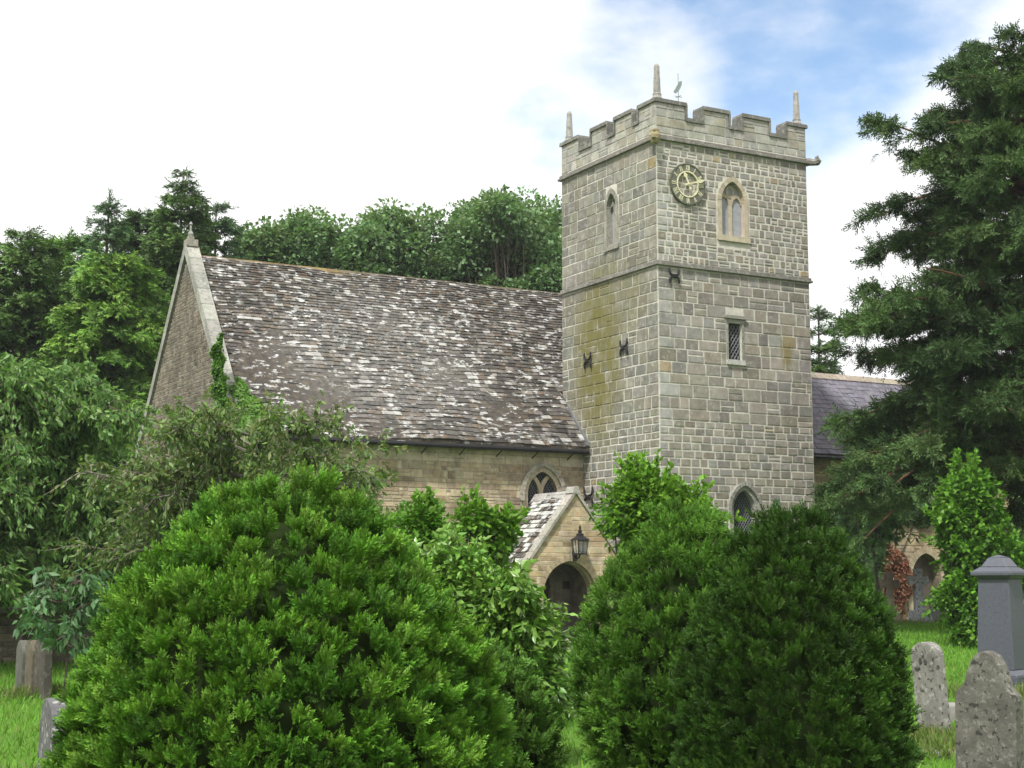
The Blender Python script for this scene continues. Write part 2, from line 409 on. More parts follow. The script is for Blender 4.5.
TW, TD, TCOR, TSTR, TTOP = 5.22, 5.0, 13.58, 10.13, 14.68
BX, SX, AX = 2.55, 2.54, 2.74
def build_tower():
    core = MB(); core.box(0, TW, 0, TD, -.3, TCOR + .3, (.4, .39, .34)); MORTAR['tower'] = (.54, .52, .45)
    o = core.build('tower', M_tower, CH)
    cs = []
    def pocket(poly, P, d):
        q = MB(); q.prism(poly, P, .3, -d); cs.append(q)
    pocket(arch(.42, 12.12, .6, 11.12, BX), Pv(0), .32)
    pocket([(SX - .24, 7.64), (SX + .24, 7.64), (SX + .24, 8.68), (SX - .24, 8.68)], Pv(0), .3)
    pocket(arch(.40, 3.55, .55, 2.3, AX), Pv(0), .3)
    pocket(arch(.26, 12.15, .42, 11.05, 2.25), Pu(0), .3)
    cut(o, cs)
    mb = MB()
    g = [(0.258, 0.235, 0.186), (0.288, 0.262, 0.209), (0.227, 0.210, 0.172), (0.309, 0.280, 0.219), (0.252, 0.225, 0.167), (0.268, 0.250, 0.214)]
    def cr(s, z):
        c_ = tuple(q * k for q, k in zip(rnd.choice(g), (.99, 1, 1.07)))
        if s < .42 and rnd.random() < .7: c_ = (.36, .35, .32)
        if rnd.random() < .02: c_ = (.33, .27, .18)
        return jit(c_)
    gl = [(0.211, 0.202, 0.163), (0.239, 0.225, 0.175), (0.188, 0.184, 0.150), (0.221, 0.207, 0.154), (0.211, 0.198, 0.141)]
    def cl(s, z):
        c_ = tuple(q * k for q, k in zip(rnd.choice(gl), (.99, 1, 1.07)))
        if rnd.random() < .02: c_ = (.26, .215, .12)
        return jit(c_, .16)
    ex_r = [(BX, arch_hw(.42, 12.12, .6), 11.0, 12.76, .14), (SX, lambda z: .24, 7.52, 8.84, .05), (AX, arch_hw(.40, 3.55, .55), 2.3, 4.12, .14)]
    ex_l = [(2.25, arch_hw(.26, 12.15, .42), 10.95, 12.6, .12)]
    R, L = Pv(0), Pu(0)
    U = rnd.uniform
    blocks(mb, R, 0, TW, TSTR + .08, TCOR - .05, lambda z: U(.15, .25), lambda z: U(.15, .38), cr, ex_r, .046, split=.14)
    blocks(mb, R, 0, TW, 5.9, TSTR - .1, lambda z: U(.27, .36), lambda z: U(.3, .68), cr, ex_r, .038, split=.16)
    blocks(mb, R, 0, TW, 0, 5.9, lambda z: U(.19, .23), lambda z: U(.26, .46), cr, ex_r, .042, split=.03)
    blocks(mb, L, 0, TD, TSTR + .08, TCOR - .05, lambda z: U(.27, .37), lambda z: U(.28, .62), cl, ex_l, .028, split=.06)
    blocks(mb, L, 0, TD, 6.2, TSTR - .1, lambda z: U(.29, .36), lambda z: U(.3, .65), cl, ex_l, .034, split=.05)
    blocks(mb, L, 0, TD, 0, 6.2, lambda z: U(.19, .24), lambda z: U(.28, .48), cl, ex_l, .038, split=.03)
    # far sides, plainer
    blocks(mb, lambda s, n, z: (TW + n, s, z), 0, TD, 0, TCOR - .05, lambda z: U(.26, .4), lambda z: U(.4, .8), cr, (), .03)
    blocks(mb, lambda s, n, z: (s, TD + n, z), 0, TW, 6, TCOR - .05, lambda z: U(.26, .4), lambda z: U(.4, .8), cr, (), .03)
    o = merge_into(o, mb, M_tower)

    # string courses: chamfered ledges running round
    def ring(name, z, d, h, col):
        q = MB()
        for (a, b, c_, e) in ((-d, TW + d, -d, .0), (-d, TW + d, TD, TD + d), (-d, 0, 0, TD), (TW, TW + d, 0, TD)):
            q.box(a + (.002 if c_ >= TD else 0), b, c_, e, z, z + h * .45, col)
        d2 = d * .6
        for (a, b, c_, e) in ((-d2, TW + d2, -d2, .0), (-d2, TW + d2, TD, TD + d2), (-d2, 0, 0, TD), (TW, TW + d2, 0, TD)):
            q.box(a, b, c_, e, z + h * .45 + .001, z + h, col)
        return q.build(name, M_pale, o, bevel=.012)
    ring('string_course', TSTR - .07, .085, .14, (.2, .19, .165)); ring('cornice', TCOR - .04, .10, .15, (.19, .18, .155))

    # battlemented parapet
    ZC, ZM = 14.2, 14.62
    mer_r = [(0, .98), (1.58, 2.46), (2.95, 3.88), (4.52, TW)]
    mer_l = [(0, .80), (1.12, 2.02), (2.42, 3.28), (3.98, TD)]
    par = MB(); T = .34
    pc = lambda s, z: jit(rnd.choice([(.33, .32, .28), (.29, .28, .25), (.36, .35, .3), (.3, .28, .22)]), .12)
    def parapet(P, mers, W_, lo, hi):
        par.prism([(lo, TCOR + .14), (hi, TCOR + .14), (hi, ZC), (lo, ZC)], P, -.004, -T, (.38, .37, .33))
        for a, b in mers:
            par.prism([(max(a, lo), ZC), (min(b, hi), ZC), (min(b, hi), ZM), (max(a, lo), ZM)], P, -.004, -T + .001, (.38, .37, .33))
        blocks(par, P, 0, W_, TCOR + .15, ZC, lambda z: rnd.uniform(.17, .3), lambda z: rnd.uniform(.22, .6), pc, (), .028, .01)
        for a, b in mers: blocks(par, P, a, b, ZC, ZM, lambda z: rnd.uniform(.17, .28), lambda z: rnd.uniform(.2, .5), pc, (), .028, .01)
    parapet(Pv(0), mer_r, TW, 0, TW); parapet(Pu(0), mer_l, TD, T, TD - T)
    parapet(lambda s, n, z: (s, TD + n, z), mer_r, TW, 0, TW); parapet(lambda s, n, z: (TW + n, s, z), mer_l, TD, T, TD - T)
    par.build('parapet', M_tower, o)
    cop = MB(); k = .085
    def coping(P, mers, W_):
        col = lambda: jit((.17, .165, .145), .12); e = .05; prev = 0
        for i, (a, b) in enumerate(mers):
            x0 = a - (e if i else e); x1 = b + e
            cop.prism([(x0, ZM), (x1, ZM), (x1 - .02, ZM + k), (x0 + .02, ZM + k)], P, e, -T - e + .003 * i, col())
            if i: cop.prism([(a - e, ZC + k), (a - .002, ZC + k), (a - .002, ZM - .001), (a - e, ZM - .001)], P, e - .004, -T - e, col())
            if i < 3: cop.prism([(b + .002, ZC + k), (b + e, ZC + k), (b + e, ZM - .001), (b + .002, ZM - .001)], P, e - .004, -T - e, col())
            if i < 3:
                nx = mers[i + 1][0]; cop.prism([(b, ZC), (nx, ZC), (nx, ZC + k - .002), (b, ZC + k - .002)], P, e - .002, -T - e, col())
    coping(Pv(0), mer_r, TW); coping(Pu(-.003), mer_l, TD)
    coping(lambda s, n, z: (s, TD + n + .002, z), mer_r, TW); coping(lambda s, n, z: (TW + n + .004, s, z), mer_l, TD)
    cop.build('parapet_coping', M_pale, o, bevel=.01)
    rf = MB(); rf.box(T, TW - T, T, TD - T, TCOR + .301, TCOR + .36); rf.add([(T, T, TCOR + .37), (TW - T, T, TCOR + .37), (TW - T, TD - T, TCOR + .37), (T, TD - T, TCOR + .37), (TW / 2, TD / 2, TCOR + .75)],
        [(0, 1, 4), (1, 2, 4), (2, 3, 4), (3, 0, 4)]); rf.build('tower_roof', M_lead, o)
    for (x, y, hh) in ((.17, .17, 1.05), (.17, TD - .17, .98), (TW - .17, .17, 1.06), (TW - .17, TD - .17, 1.1)):
        q = MB(); z = ZM + k
        q.lathe([(.15, 0), (.15, .07), (.125, .1), (.12, .14), (.13, .18), (.105, .2), (.102, .34), (.1, .36), (.094, .5), (.096, .52), (.09, .66), (.085, .68), (.078, hh - .12), (.08, hh - .08), (.06, hh - .03), (.035, hh)], 8, (x, y, z), (.3, .285, .26), rot=pi / 8)
        q.build('pinnacle', M_pale, o)
    # carved head at the near corner, gargoyle at the far one
    q = MB()
    q.lathe([(.02, -.2), (.1, -.16), (.15, -.05), (.16, .05), (.12, .16), (.03, .21)], 10, (-.1, -.1, TCOR - .02), (.3, .25, .14)); 
    q.box(-.3, -.2, -.3, -.2, TCOR - .1, TCOR + .03, (.28, .24, .14)); q.box(-.22, -.02, -.22, -.02, TCOR + .12, TCOR + .2, (.28, .24, .15))
    q.build('carved_head', M_pale, o, bevel=.02)
    q = MB(); c_ = (.2, .19, .165)
    q.tube([(TW - .1, .15, TCOR + .02), (TW + .12, -.02, TCOR + .05), (TW + .22, -.08, TCOR + .03), (TW + .31, -.15, TCOR + .06), (TW + .38, -.18, TCOR + .02)], [.14, .12, .1, .13, .07], 8, c_)
    q.tube([(TW + .29, -.08, TCOR + .12), (TW + .3, -.1, TCOR + .22)], [.05, .02], 6, c_); q.tube([(TW + .26, -.2, TCOR + .12), (TW + .26, -.22, TCOR + .21)], [.05, .02], 6, c_)
    q.build('gargoyle', M_pale, o)
    # wrought tie irons: an upright U over an inverted one
    def tie(P, s, z, r=.2, h=.42):
        q = MB(); n = .07
        for sg in (1, -1):
            pts = [(s + r * math.copysign(abs(cos(t)) ** .55, cos(t)), z + sg * (.02 + r * 1.25 * (1 - abs(sin(t)) ** .55))) for t in np.linspace(pi, 2 * pi, 11)]
            pts = [(a, b) for a, b in pts]
            q.tube([P(a, n, b) for a, b in pts], [.018] + [.034] * 9 + [.018], 6)
        q.tube([P(s, -.05, z), P(s, n + .04, z)], .045, 8)
        q.build('tie_iron', M_iron, o)
    tie(Pv(0), .5, 9.8, .15); tie(Pu(0), 3.5, 7.9, .17); tie(Pu(0), 1.6, 8.02, .17); tie(Pu(0), 3.5, 4.0, .22)
    return o
TOWER = build_tower()

def window(name, P, c_, a, spring, rise, z0, depth, surround, scol, smat, pane_mat, tracery=None, hood=0.0, leads=False, hoodcol=(.3, .29, .26)):
    f = MB(); inn = arch(a, spring, rise, z0, c_); ou = arch(a + surround, spring, rise + surround * 1.1, z0, c_)
    f.band(inn, ou, P, .03, -depth - .04, lambda i: jit(scol, .12))
    f.prism([(c_ - a - surround - .04, z0 - .14), (c_ + a + surround + .04, z0 - .14), (c_ + a + surround + .04, z0 - .004), (c_ - a - surround - .04, z0 - .004)], P, .06, -depth - .04, jit(scol))
    par = f.build(name, smat, CH, bevel=.012)
    if hood:
        h0 = arch(a + surround + .003, spring, rise + surround * 1.1 + .003, spring - .15, c_); h1 = arch(a + surround + hood, spring, rise + surround * 1.1 + hood * 1.15, spring - .15, c_)
        q = MB(); q.band(h0, h1, P, .10, -.05, lambda i: jit(hoodcol, .1)); q.build('hood_mould', M_pale, par, bevel=.015)
    q = MB(); ins = arch(a + .02, spring, rise + .02, z0 - .01, c_); q.prism(ins, P, -depth + .02, -depth - .03); q.build('pane' if pane_mat is M_glass else 'louvre_panel', pane_mat, par)
    if tracery: 
        t_ = MB(); tracery(t_, P, depth); t_.build('tracery', smat, par, bevel=.01)
    if leads:
        q = MB(); h = spring + rise - z0; hw = arch_hw(a, spring, rise); st = .13
        n_ = -depth + .032
        for sg in (-1, 1):
            k = -12
            while k < 30:
                pts = []
                for i in range(41):
                    s = -a + 2 * a * i / 40; z = z0 + k * st + sg * s * 1.5
                    if z0 <= z <= spring + rise and abs(s) <= hw(z): pts.append((c_ + s, z))
                if len(pts) > 1: q.tube([P(pts[0][0], n_, pts[0][1]), P(pts[-1][0], n_, pts[-1][1])], .008, 4)
                k += 1
        q.build('lead_lattice', M_lead, par)
    return par

def two_light(c_, a, spring, rise, z0, w=.05, col=(.42, .37, .27)):
    def tr(t_, P, depth):
        n0, n1 = -.10, -depth
        t_.prism([(c_ - w, z0), (c_ + w, z0), (c_ + w, spring + .06), (c_ - w, spring + .06)], P, n0, n1, col)
        for sg in (-1, 1):                      # two light heads, cusped
            cx_ = c_ + sg * (a / 2 + w / 4); aa = a / 2 - w * .6
            i_ = arch(aa - .03, spring - .04, aa * 1.05, spring - .04, cx_, 6); o_ = arch(aa + .035, spring - .04, aa * 1.05 + .08, spring - .04, cx_, 6)
            t_.band(i_, o_, P, n0 + .001 * (sg + 2), n1, lambda i: jit(col, .08))
        i_ = [(c_ + .09 * cos(q), spring + rise * .52 + .12 * sin(q)) for q in np.linspace(0, 2 * pi, 13)[:-1]]
        o_ = [(c_ + .14 * cos(q), spring + rise * .52 + .18 * sin(q)) for q in np.linspace(0, 2 * pi, 13)[:-1]]
        t_.band(i_, o_, P, n0 - .006, n1, lambda i: jit(col, .08), closed=True)
    return tr
bw = window('belfry_window', Pv(0), BX, .40, 12.12, .58, 11.12, (.16), .11, (.44, .38, .28), M_ochre, M_louvre, two_light(BX, .40, 12.12, .58, 11.12, .05, (.45, .38, .27)))
for s_ in (BX - .21, BX + .21):
    for z in (11.42, 11.86):
        q = MB(); q.prism([(s_ + .035 * cos(t), z + .05 * sin(t)) for t in np.linspace(0, 2 * pi, 9)[:-1]], Pv(0), -.15, -.19); q.build('louvre_vent', M_iron, bw)
lw = window('belfry_window', Pu(0), 2.25, .24, 12.15, .42, 11.05, .2, .11, (.27, .26, .22), M_pale, M_louvre, two_light(2.25, .24, 12.15, .42, 11.05, .035, (.28, .27, .23)))
lw['label'] = 'narrow pointed belfry window in the left tower face'; bw['label'] = 'ochre framed two light belfry window beside the clock'
window('arched_window', Pv(0), AX, .38, 3.55, .55, 2.3, .2, .11, (.33, .32, .28), M_pale, M_glass, None, .07, True)

q = MB(); P = Pv(0)
for poly in ([(SX - .29, 7.64), (SX - .242, 7.64), (SX - .242, 8.68), (SX - .29, 8.68)], [(SX + .242, 7.64), (SX + .29, 7.64), (SX + .29, 8.68), (SX + .242, 8.68)], [(SX - .32, 8.682), (SX + .32, 8.682), (SX + .32, 8.80), (SX - .32, 8.80)]):
    q.prism(poly, P, .03, -.26, jit((.31, .3, .26)))
q.prism([(SX - .3, 7.52), (SX + .3, 7.52), (SX + .3, 7.638), (SX - .3, 7.638)], P, .07, -.26, (.5, .49, .45))
q.prism([(SX - .36, 8.802), (SX + .36, 8.802), (SX + .36, 8.87), (SX - .36, 8.87)], P, .09, -.05, (.27, .26, .22))
sw = q.build('square_window', M_pale, CH, bevel=.01)
q = MB(); q.prism([(SX - .25, 7.63), (SX + .25, 7.63), (SX + .25, 8.69), (SX - .25, 8.69)], P, -.1, -.15); q.build('pane', M_glass, sw)
q = MB()
for k in range(-3, 9):
    for sg in (-1, 1):
        pts = [(s, 7.64 + k * .17 + sg * (s - SX) * 1.5) for s in np.linspace(SX - .24, SX + .24, 15)]; pts = [p for p in pts if 7.64 <= p[1] <= 8.68]
        if len(pts) > 1: q.tube([P(pts[0][0], -.09, pts[0][1]), P(pts[-1][0], -.09, pts[-1][1])], .011, 4)
q.build('lead_lattice', M_lead, sw)

# clock: open skeleton dial with roman numerals, hands at twelve past eleven
def build_clock():
    cx_, cz_, P = .99, 12.4, Pv(0)
    circ = lambda r, k=48: [(cx_ + r * cos(t), cz_ + r * sin(t)) for t in np.linspace(0, 2 * pi, k + 1)[:-1]]
    q = MB(); q.band(circ(.36), circ(.56), P, .07, .03, None, True); ck = q.build('clock', M_dialdark, CH)
    ck['label'] = 'skeleton clock dial with gilded roman numerals and hands'
    q = MB(); q.prism(circ(.05, 12), P, .1, -.05); q.build('boss', M_gold, ck)
    q = MB(); q.band(circ(.335), circ(.372), P, .085, .028, None, True); q.build('dial_ring', M_gold, ck)
    q = MB(); q.band(circ(.55), circ(.58), P, .085, .028, None, True); q.build('dial_ring', M_verd, ck)
    num = ['XII', 'I', 'II', 'III', 'IV', 'V', 'VI', 'VII', 'VIII', 'IX', 'X', 'XI']
    r0, r1 = .39, .535
    for i, tx in enumerate(num):
        an = pi / 2 - 2 * pi * i / 12; wid = {'I': .034, 'V': .075, 'X': .075}; tot = sum(wid[c_] for c_ in tx); x = -tot / 2
        q = MB()
        def bar(xa, xb, w=.009):
            e = np.array([sin(an), -cos(an)]); rr = np.array([cos(an), sin(an)])
            a0 = rr * r0 + e * xa; a1 = rr * r1 + e * xb
            pl = [a0 - e * w, a0 + e * w, a1 + e * w, a1 - e * w]
            q.prism([(cx_ + p[0], cz_ + p[1]) for p in pl], P, .078 + rnd.uniform(0, .002), .06)
        for ch in tx:
            w = wid[ch]; m_ = x + w / 2
            if ch == 'I': bar(m_, m_)
            elif ch == 'V': bar(m_, m_ - w * .33); bar(m_, m_ + w * .33, .007)
            else: bar(m_ - w * .33, m_ + w * .33); bar(m_ + w * .33, m_ - w * .33, .007)
            x += w
        q.build('numeral', M_gold, ck)
    def hand(name, deg, L, w, back, n):
        an = radians(90 - deg); d = np.array([cos(an), sin(an)]); e = np.array([-d[1], d[0]]); c0 = np.array([cx_, cz_])
        q = MB(); pl = [(-back, w * 1.2), (-back * .4, w * .6), (L * .55, w * .8), (L * .68, w * 1.9), (L, .004), (L * .68, -w * 1.9), (L * .55, -w * .8), (-back * .4, -w * .6), (-back, -w * 1.2)]
        q.prism([tuple(c0 + d * a + e * b) for a, b in pl], P, n, n - .015); q.build(name, M_gold, ck)
    hand('hour_hand', 336, .36, .036, .16, .12); hand('minute_hand', 73, .57, .03, .14, .145)
build_clock()

q = MB(); vx, vy = 1.9, 1.6
q.tube([(vx, vy, TCOR + .5), (vx, vy, 16.2)], [.02, .01], 6); wv = q.build('weather_vane', M_vane, CH)
q = MB(); q.tube([(vx - .13, vy, 15.5), (vx + .13, vy, 15.5)], .01, 5); q.tube([(vx, vy - .13, 15.5), (vx, vy + .13, 15.5)], .01, 5); q.build('cross_bars', M_vane, wv)
q = MB(); q.prism([(vx - .17, 15.62), (vx - .08, 15.58), (vx + .05, 15.72), (vx + .12, 15.86), (vx + .13, 15.99), (vx + .04, 15.96), (vx - .02, 15.86), (vx - .08, 15.76)], lambda s, n, z: (s, vy + n, z), -.008, .008); q.build('vane_arrow', M_vane, wv)

# ---------------- nave
NV, NU, NE, NZ, NRV, NRZ, NB = 3.87, -10.5, 4.4, 5.38, 8.15, 10.62, 12.43
def build_nave():
    MORTAR['nave'] = (.36, .315, .235)
    q = MB(); q.prism([(NV, -.3), (NB, -.3), (NB, NZ), (NRV, NRZ - .1), (NV, NZ)], lambda s, n, z: (n, s, z), NU, NE, MORTAR['nave'])
    o = q.build('nave', M_nave, CH, fix=True)
    c1 = MB(); c1.prism(arch(.5, 4.02, .68, 2.6, -1.36), Pv(NV), .3, -.3); c2 = MB(); c2.prism(arch(.62, 1.4, .7, -.5, -1.72), Pv(NV), .3, -.25); cut(o, [c1, c2])
    mb = MB(); U = rnd.uniform
    g = [(.39, .315, .205), (.44, .365, .245), (.34, .265, .17), (.42, .36, .255), (.38, .31, .21), (.28, .22, .155)]
    pale = [(.47, .41, .29), (.43, .37, .26), (.49, .43, .32)]
    ex = [(-1.36, arch_hw(.5, 4.02, .68), 2.4, 4.75, .2), (-1.72, arch_hw(.62, 1.4, .7), 0, 2.15, .1)]
    blocks(mb, Pv(NV), NU, 0, 0, 4.85, lambda z: U(.11, .22), lambda z: U(.1, .42), lambda s, z: jit(rnd.choice(g), .2), ex, .022, .014, .45)
    blocks(mb, Pv(NV), NU, 0, 4.85, NZ, lambda z: U(.22, .3), lambda z: U(.4, .8), lambda s, z: jit(rnd.choice(pale), .1), ex, .014)
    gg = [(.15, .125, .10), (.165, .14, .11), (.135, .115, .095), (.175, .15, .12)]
    sl = (NRZ - NZ) / (NRV - NV)
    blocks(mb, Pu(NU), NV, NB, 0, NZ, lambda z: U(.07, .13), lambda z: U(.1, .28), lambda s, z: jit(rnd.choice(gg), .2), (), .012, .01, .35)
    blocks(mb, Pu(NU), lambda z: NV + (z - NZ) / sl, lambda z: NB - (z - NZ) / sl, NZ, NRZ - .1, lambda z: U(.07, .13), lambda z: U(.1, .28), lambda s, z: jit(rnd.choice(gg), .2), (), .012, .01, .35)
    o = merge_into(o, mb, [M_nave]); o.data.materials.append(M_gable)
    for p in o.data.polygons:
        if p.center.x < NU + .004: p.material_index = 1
    # raised gable coping with kneeler and apex stone
    q = MB(); e = .16; n0, n1 = -.31, .06; sl2 = sl
    def slope(v0, z0, v1, z1, t, k):
        for i in range(k):
            a, b = i / k, (i + 1) / k; L = lambda x: (v0 + (v1 - v0) * x, z0 + (z1 - z0) * x)
            (va, za), (vb, zb) = L(a), L(b - .004)
            q.prism([(va, za), (vb, zb), (vb, zb + t), (va, za + t)], Pu(NU), n1, n0, jit((.29, .285, .25), .16))
    slope(NV - .25, NZ - .1, NRV, NRZ + .2, .33, 11); slope(NB + .25, NZ - .1, NRV, NRZ + .2, .33, 11)
    q.prism([(NV - .42, NZ - .4), (NV + .1, NZ - .4), (NV + .1, NZ + .1), (NV - .42, NZ - .05)], Pu(NU), n1 - .003, n0, (.36, .35, .31))
    q.build('gable_coping', M_pale, o, bevel=.02)
    q = MB(); q.box(NU - .05, NU + .28, NRV - .16, NRV + .16, NRZ + .4, NRZ + .6, (.27, .25, .21)); q.box(NU + .02, NU + .18, NRV - .09, NRV + .09, NRZ + .6, NRZ + .72, (.25, .24, .2))
    q.lathe([(.07, 0), (.09, .06), (.035, .15), (.03, .3), (.06, .34), (.015, .42)], 8, (NU + .1, NRV, NRZ + .72), (.27, .27, .25)); q.build('gable_finial', M_pale, o, bevel=.02)
    return o
NAVE = build_nave()

def slates(mb, P, s0, s1, t1, c0, c1, wmin, wmax, colfun, thick=.02, skip=None):
    """courses of individually laid slates; P(s, t, h): along, up the slope, out of it"""
    t = 0.0
    while t < t1 - .03:
        f = t / t1; h = c0 + (c1 - c0) * f
        x = s0(t) if callable(s0) else s0; xe = s1(t) if callable(s1) else s1; x -= rnd.uniform(0, .1); lim = s0(t) if callable(s0) else s0
        while x < xe - .03:
            w = rnd.uniform(wmin, wmax) * (1 - .25 * f)
            a, b = max(x, lim), min(x + w, xe)
            if b - a > .04 and not (skip and skip((a + b) / 2, t)):
                d = rnd.uniform(-.018, .012); g = .004; th = thick * rnd.uniform(.7, 1.5); up = rnd.uniform(0, .012); tw = rnd.uniform(-.006, .006); top = min(t + h * 1.35, t1)
                lift = .012 + th
                vs = [P(a + g, t + d, lift + up + tw), P(b - g, t + d + rnd.uniform(-.01, .01), lift + up - tw), P(b - g, top, .012), P(a + g, top, .012),
                      P(a + g, t + d, lift + up + tw - th * 1.2), P(b - g, t + d, lift + up - tw - th * 1.2)]
                col = colfun((a + b) / 2, t)
                mb.add(vs, [(0, 1, 2, 3), (0, 4, 5, 1), (0, 3, 4), (1, 5, 2)], col)
            x += w
        t += h
def slate_col(s, t):
    r = rnd.random()
    if r < .07: return jit((.33, .32, .30), .15)
    if r < .22: return jit((.15, .135, .12), .2)
    if r < .34: return jit((.10, .078, .058), .25)
    return jit((.075, .068, .061), .4)
def build_roofs():
    # nave slope with a bell-cast foot
    ev, ez = NV - .33, NZ - .02
    def pt(s, d, h):
        # d metres up the slope, the first metre and a half flatter
        v1, z1 = ev + 1.05, ez + 1.02; L1 = sqrt(1.05 ** 2 + 1.02 ** 2)
        L2 = sqrt((NRV - v1) ** 2 + (NRZ + .12 - z1) ** 2)
        if d <= L1: a = d / L1; v, z = ev + a * (v1 - ev), ez + a * (z1 - ez); n = (-1.02 / L1, 1.05 / L1)
        else: a = (d - L1) / L2; v, z = v1 + a * (NRV - v1), z1 + a * (NRZ + .12 - z1); n = (-(NRZ + .12 - z1) / L2, (NRV - v1) / L2)
        h = h + .022 * (1 + sin(s * 1.1 + d * .7)) + .014 * (1 + sin(s * 2.3 - d * 1.9)) + .012 * (1 + sin(s * .45 + 2))
        return (s, v + n[0] * h, z + n[1] * h)
    L1 = sqrt(1.05 ** 2 + 1.02 ** 2); L2 = sqrt((NRV - ev - 1.05) ** 2 + (NRZ + .12 - ez - 1.02) ** 2); LT = L1 + L2
    mb = MB(); U0 = NU + .26
    def endu(t): return -.02 if pt(0, t, 0)[1] < TD + .02 else NE
    prof = [pt(0, 0, 0), pt(0, L1, 0), pt(0, LT, 0)]
    pf = [(p[1], p[2]) for p in prof]
    back = [(NB + .33, NZ - .02)]
    # sheathing: short length in front of the tower, full length behind it
    base = MB(); sh = .1
    base.prism([pf[0], pf[1], pf[2], (back[0][0], back[0][1]), (back[0][0], back[0][1] - sh), (NRV, NRZ - .02), (pf[1][0], pf[1][1] - sh), (pf[0][0], pf[0][1] - sh)],
               lambda s, n, z: (n, s, z), U0, -.015, (.07, .06, .05))
    vq = TD + .03; zq = pf[1][1] + (vq - pf[1][0]) * (pf[2][1] - pf[1][1]) / (pf[2][0] - pf[1][0])
    base.prism([(vq, zq), pf[2], (back[0][0], back[0][1]), (back[0][0], back[0][1] - sh), (NRV, NRZ - .02), (vq, zq - sh)], lambda s, n, z: (n, s, z), -.014, NE, (.07, .06, .05))
    base.f and mb.v.extend(base.v); mb.f.extend(base.f); mb.c.extend(base.c); mb.m.extend(base.m)
    slates(mb, pt, U0, endu, LT, .2, .1, .15, .38, slate_col, .024)
    Lb = sqrt((NB + .33 - NRV) ** 2 + (NRZ + .14 - NZ) ** 2)
    ptb = lambda s, d, h: (s, NB + .33 - d / Lb * (NB + .33 - NRV) + h * .75, NZ - .02 + d / Lb * (NRZ + .14 - NZ) + h * .7)
    slates(mb, ptb, U0, NE, Lb, .25, .16, .3, .6, slate_col, .022)
    r = mb.build('nave_roof', M_slate, CH)
    q = MB(); x = U0
    while x < NE - .1:
        w = rnd.uniform(.4, .5); oc = jit((.19, .135, .065) if x < -6 else (.13, .11, .075), .3)
        q.prism([(NRV - .12, NRZ + .04), (NRV, NRZ + .2), (NRV + .12, NRZ + .04), (NRV, NRZ + .09)], lambda s, n, z: (n, s, z), x, min(x + w - .008, NE), oc); x += w
    q.build('ridge_tiles', stone('ridge_tile', .3, 5, .3, (.3, .27, .12), .2), r)
    q = MB(); q.tube([(U0 - .1, ev - .05, ez - .1), (-.06, ev - .05, ez - .1)], .065, 8)
    for s in np.arange(U0 + .5, -.2, 1.15): q.tube([(s, ev - .05, ez - .14), (s, NV + .02, ez - .32)], .018, 5)
    q.build('gutter', M_iron, r)
    q = MB()   # lead flashing where the slates meet the tower
    for i in range(7):
        a, b = pt(0, .02 + i * LT * .036, .05), pt(0, .02 + (i + 1) * LT * .036 - .01, .05)
        if b[1] < TD: q.prism([(a[1], a[2] - .02), (b[1], b[2] - .02), (b[1], b[2] + .09), (a[1], a[2] + .09)], Pu(0), .045, .004, (1, 1, 1))
    q.build('flashing', M_lead, r)
build_roofs()

def ytr(t_, P, depth):
    c_, a, sp, ri = -1.36, .5, 4.02, .68; w = .045; col = (.47, .40, .28); n0, n1 = -.08, -depth
    t_.prism([(c_ - w, 2.6), (c_ + w, 2.6), (c_ + w, sp), (c_ - w, sp)], P, n0, n1, col)
    R = (a * a + ri * ri) / (2 * a)
    for sg in (-1, 1):     # the Y: both arms follow the arch's own curve
        th = [k / 9 for k in range(10)]; pi_ = []; po = []
        for k in th:
            an = k * math.asin(min(1, ri / R)) * .74
            for lst, dr in ((pi_, -w), (po, w)):
                x = (R + dr) * cos(an) - R; z = (R + dr) * sin(an); lst.append((c_ + sg * (-x), sp + z))
        t_.band(pi_, po, P, n0 + .002 * (sg + 2), n1, lambda i: col)
nw = window('nave_window', Pv(NV), -1.36, .5, 4.02, .68, 2.6, .22, .13, (.42, .36, .25), M_ochre, M_glass, ytr, .1, True, (.33, .31, .25))

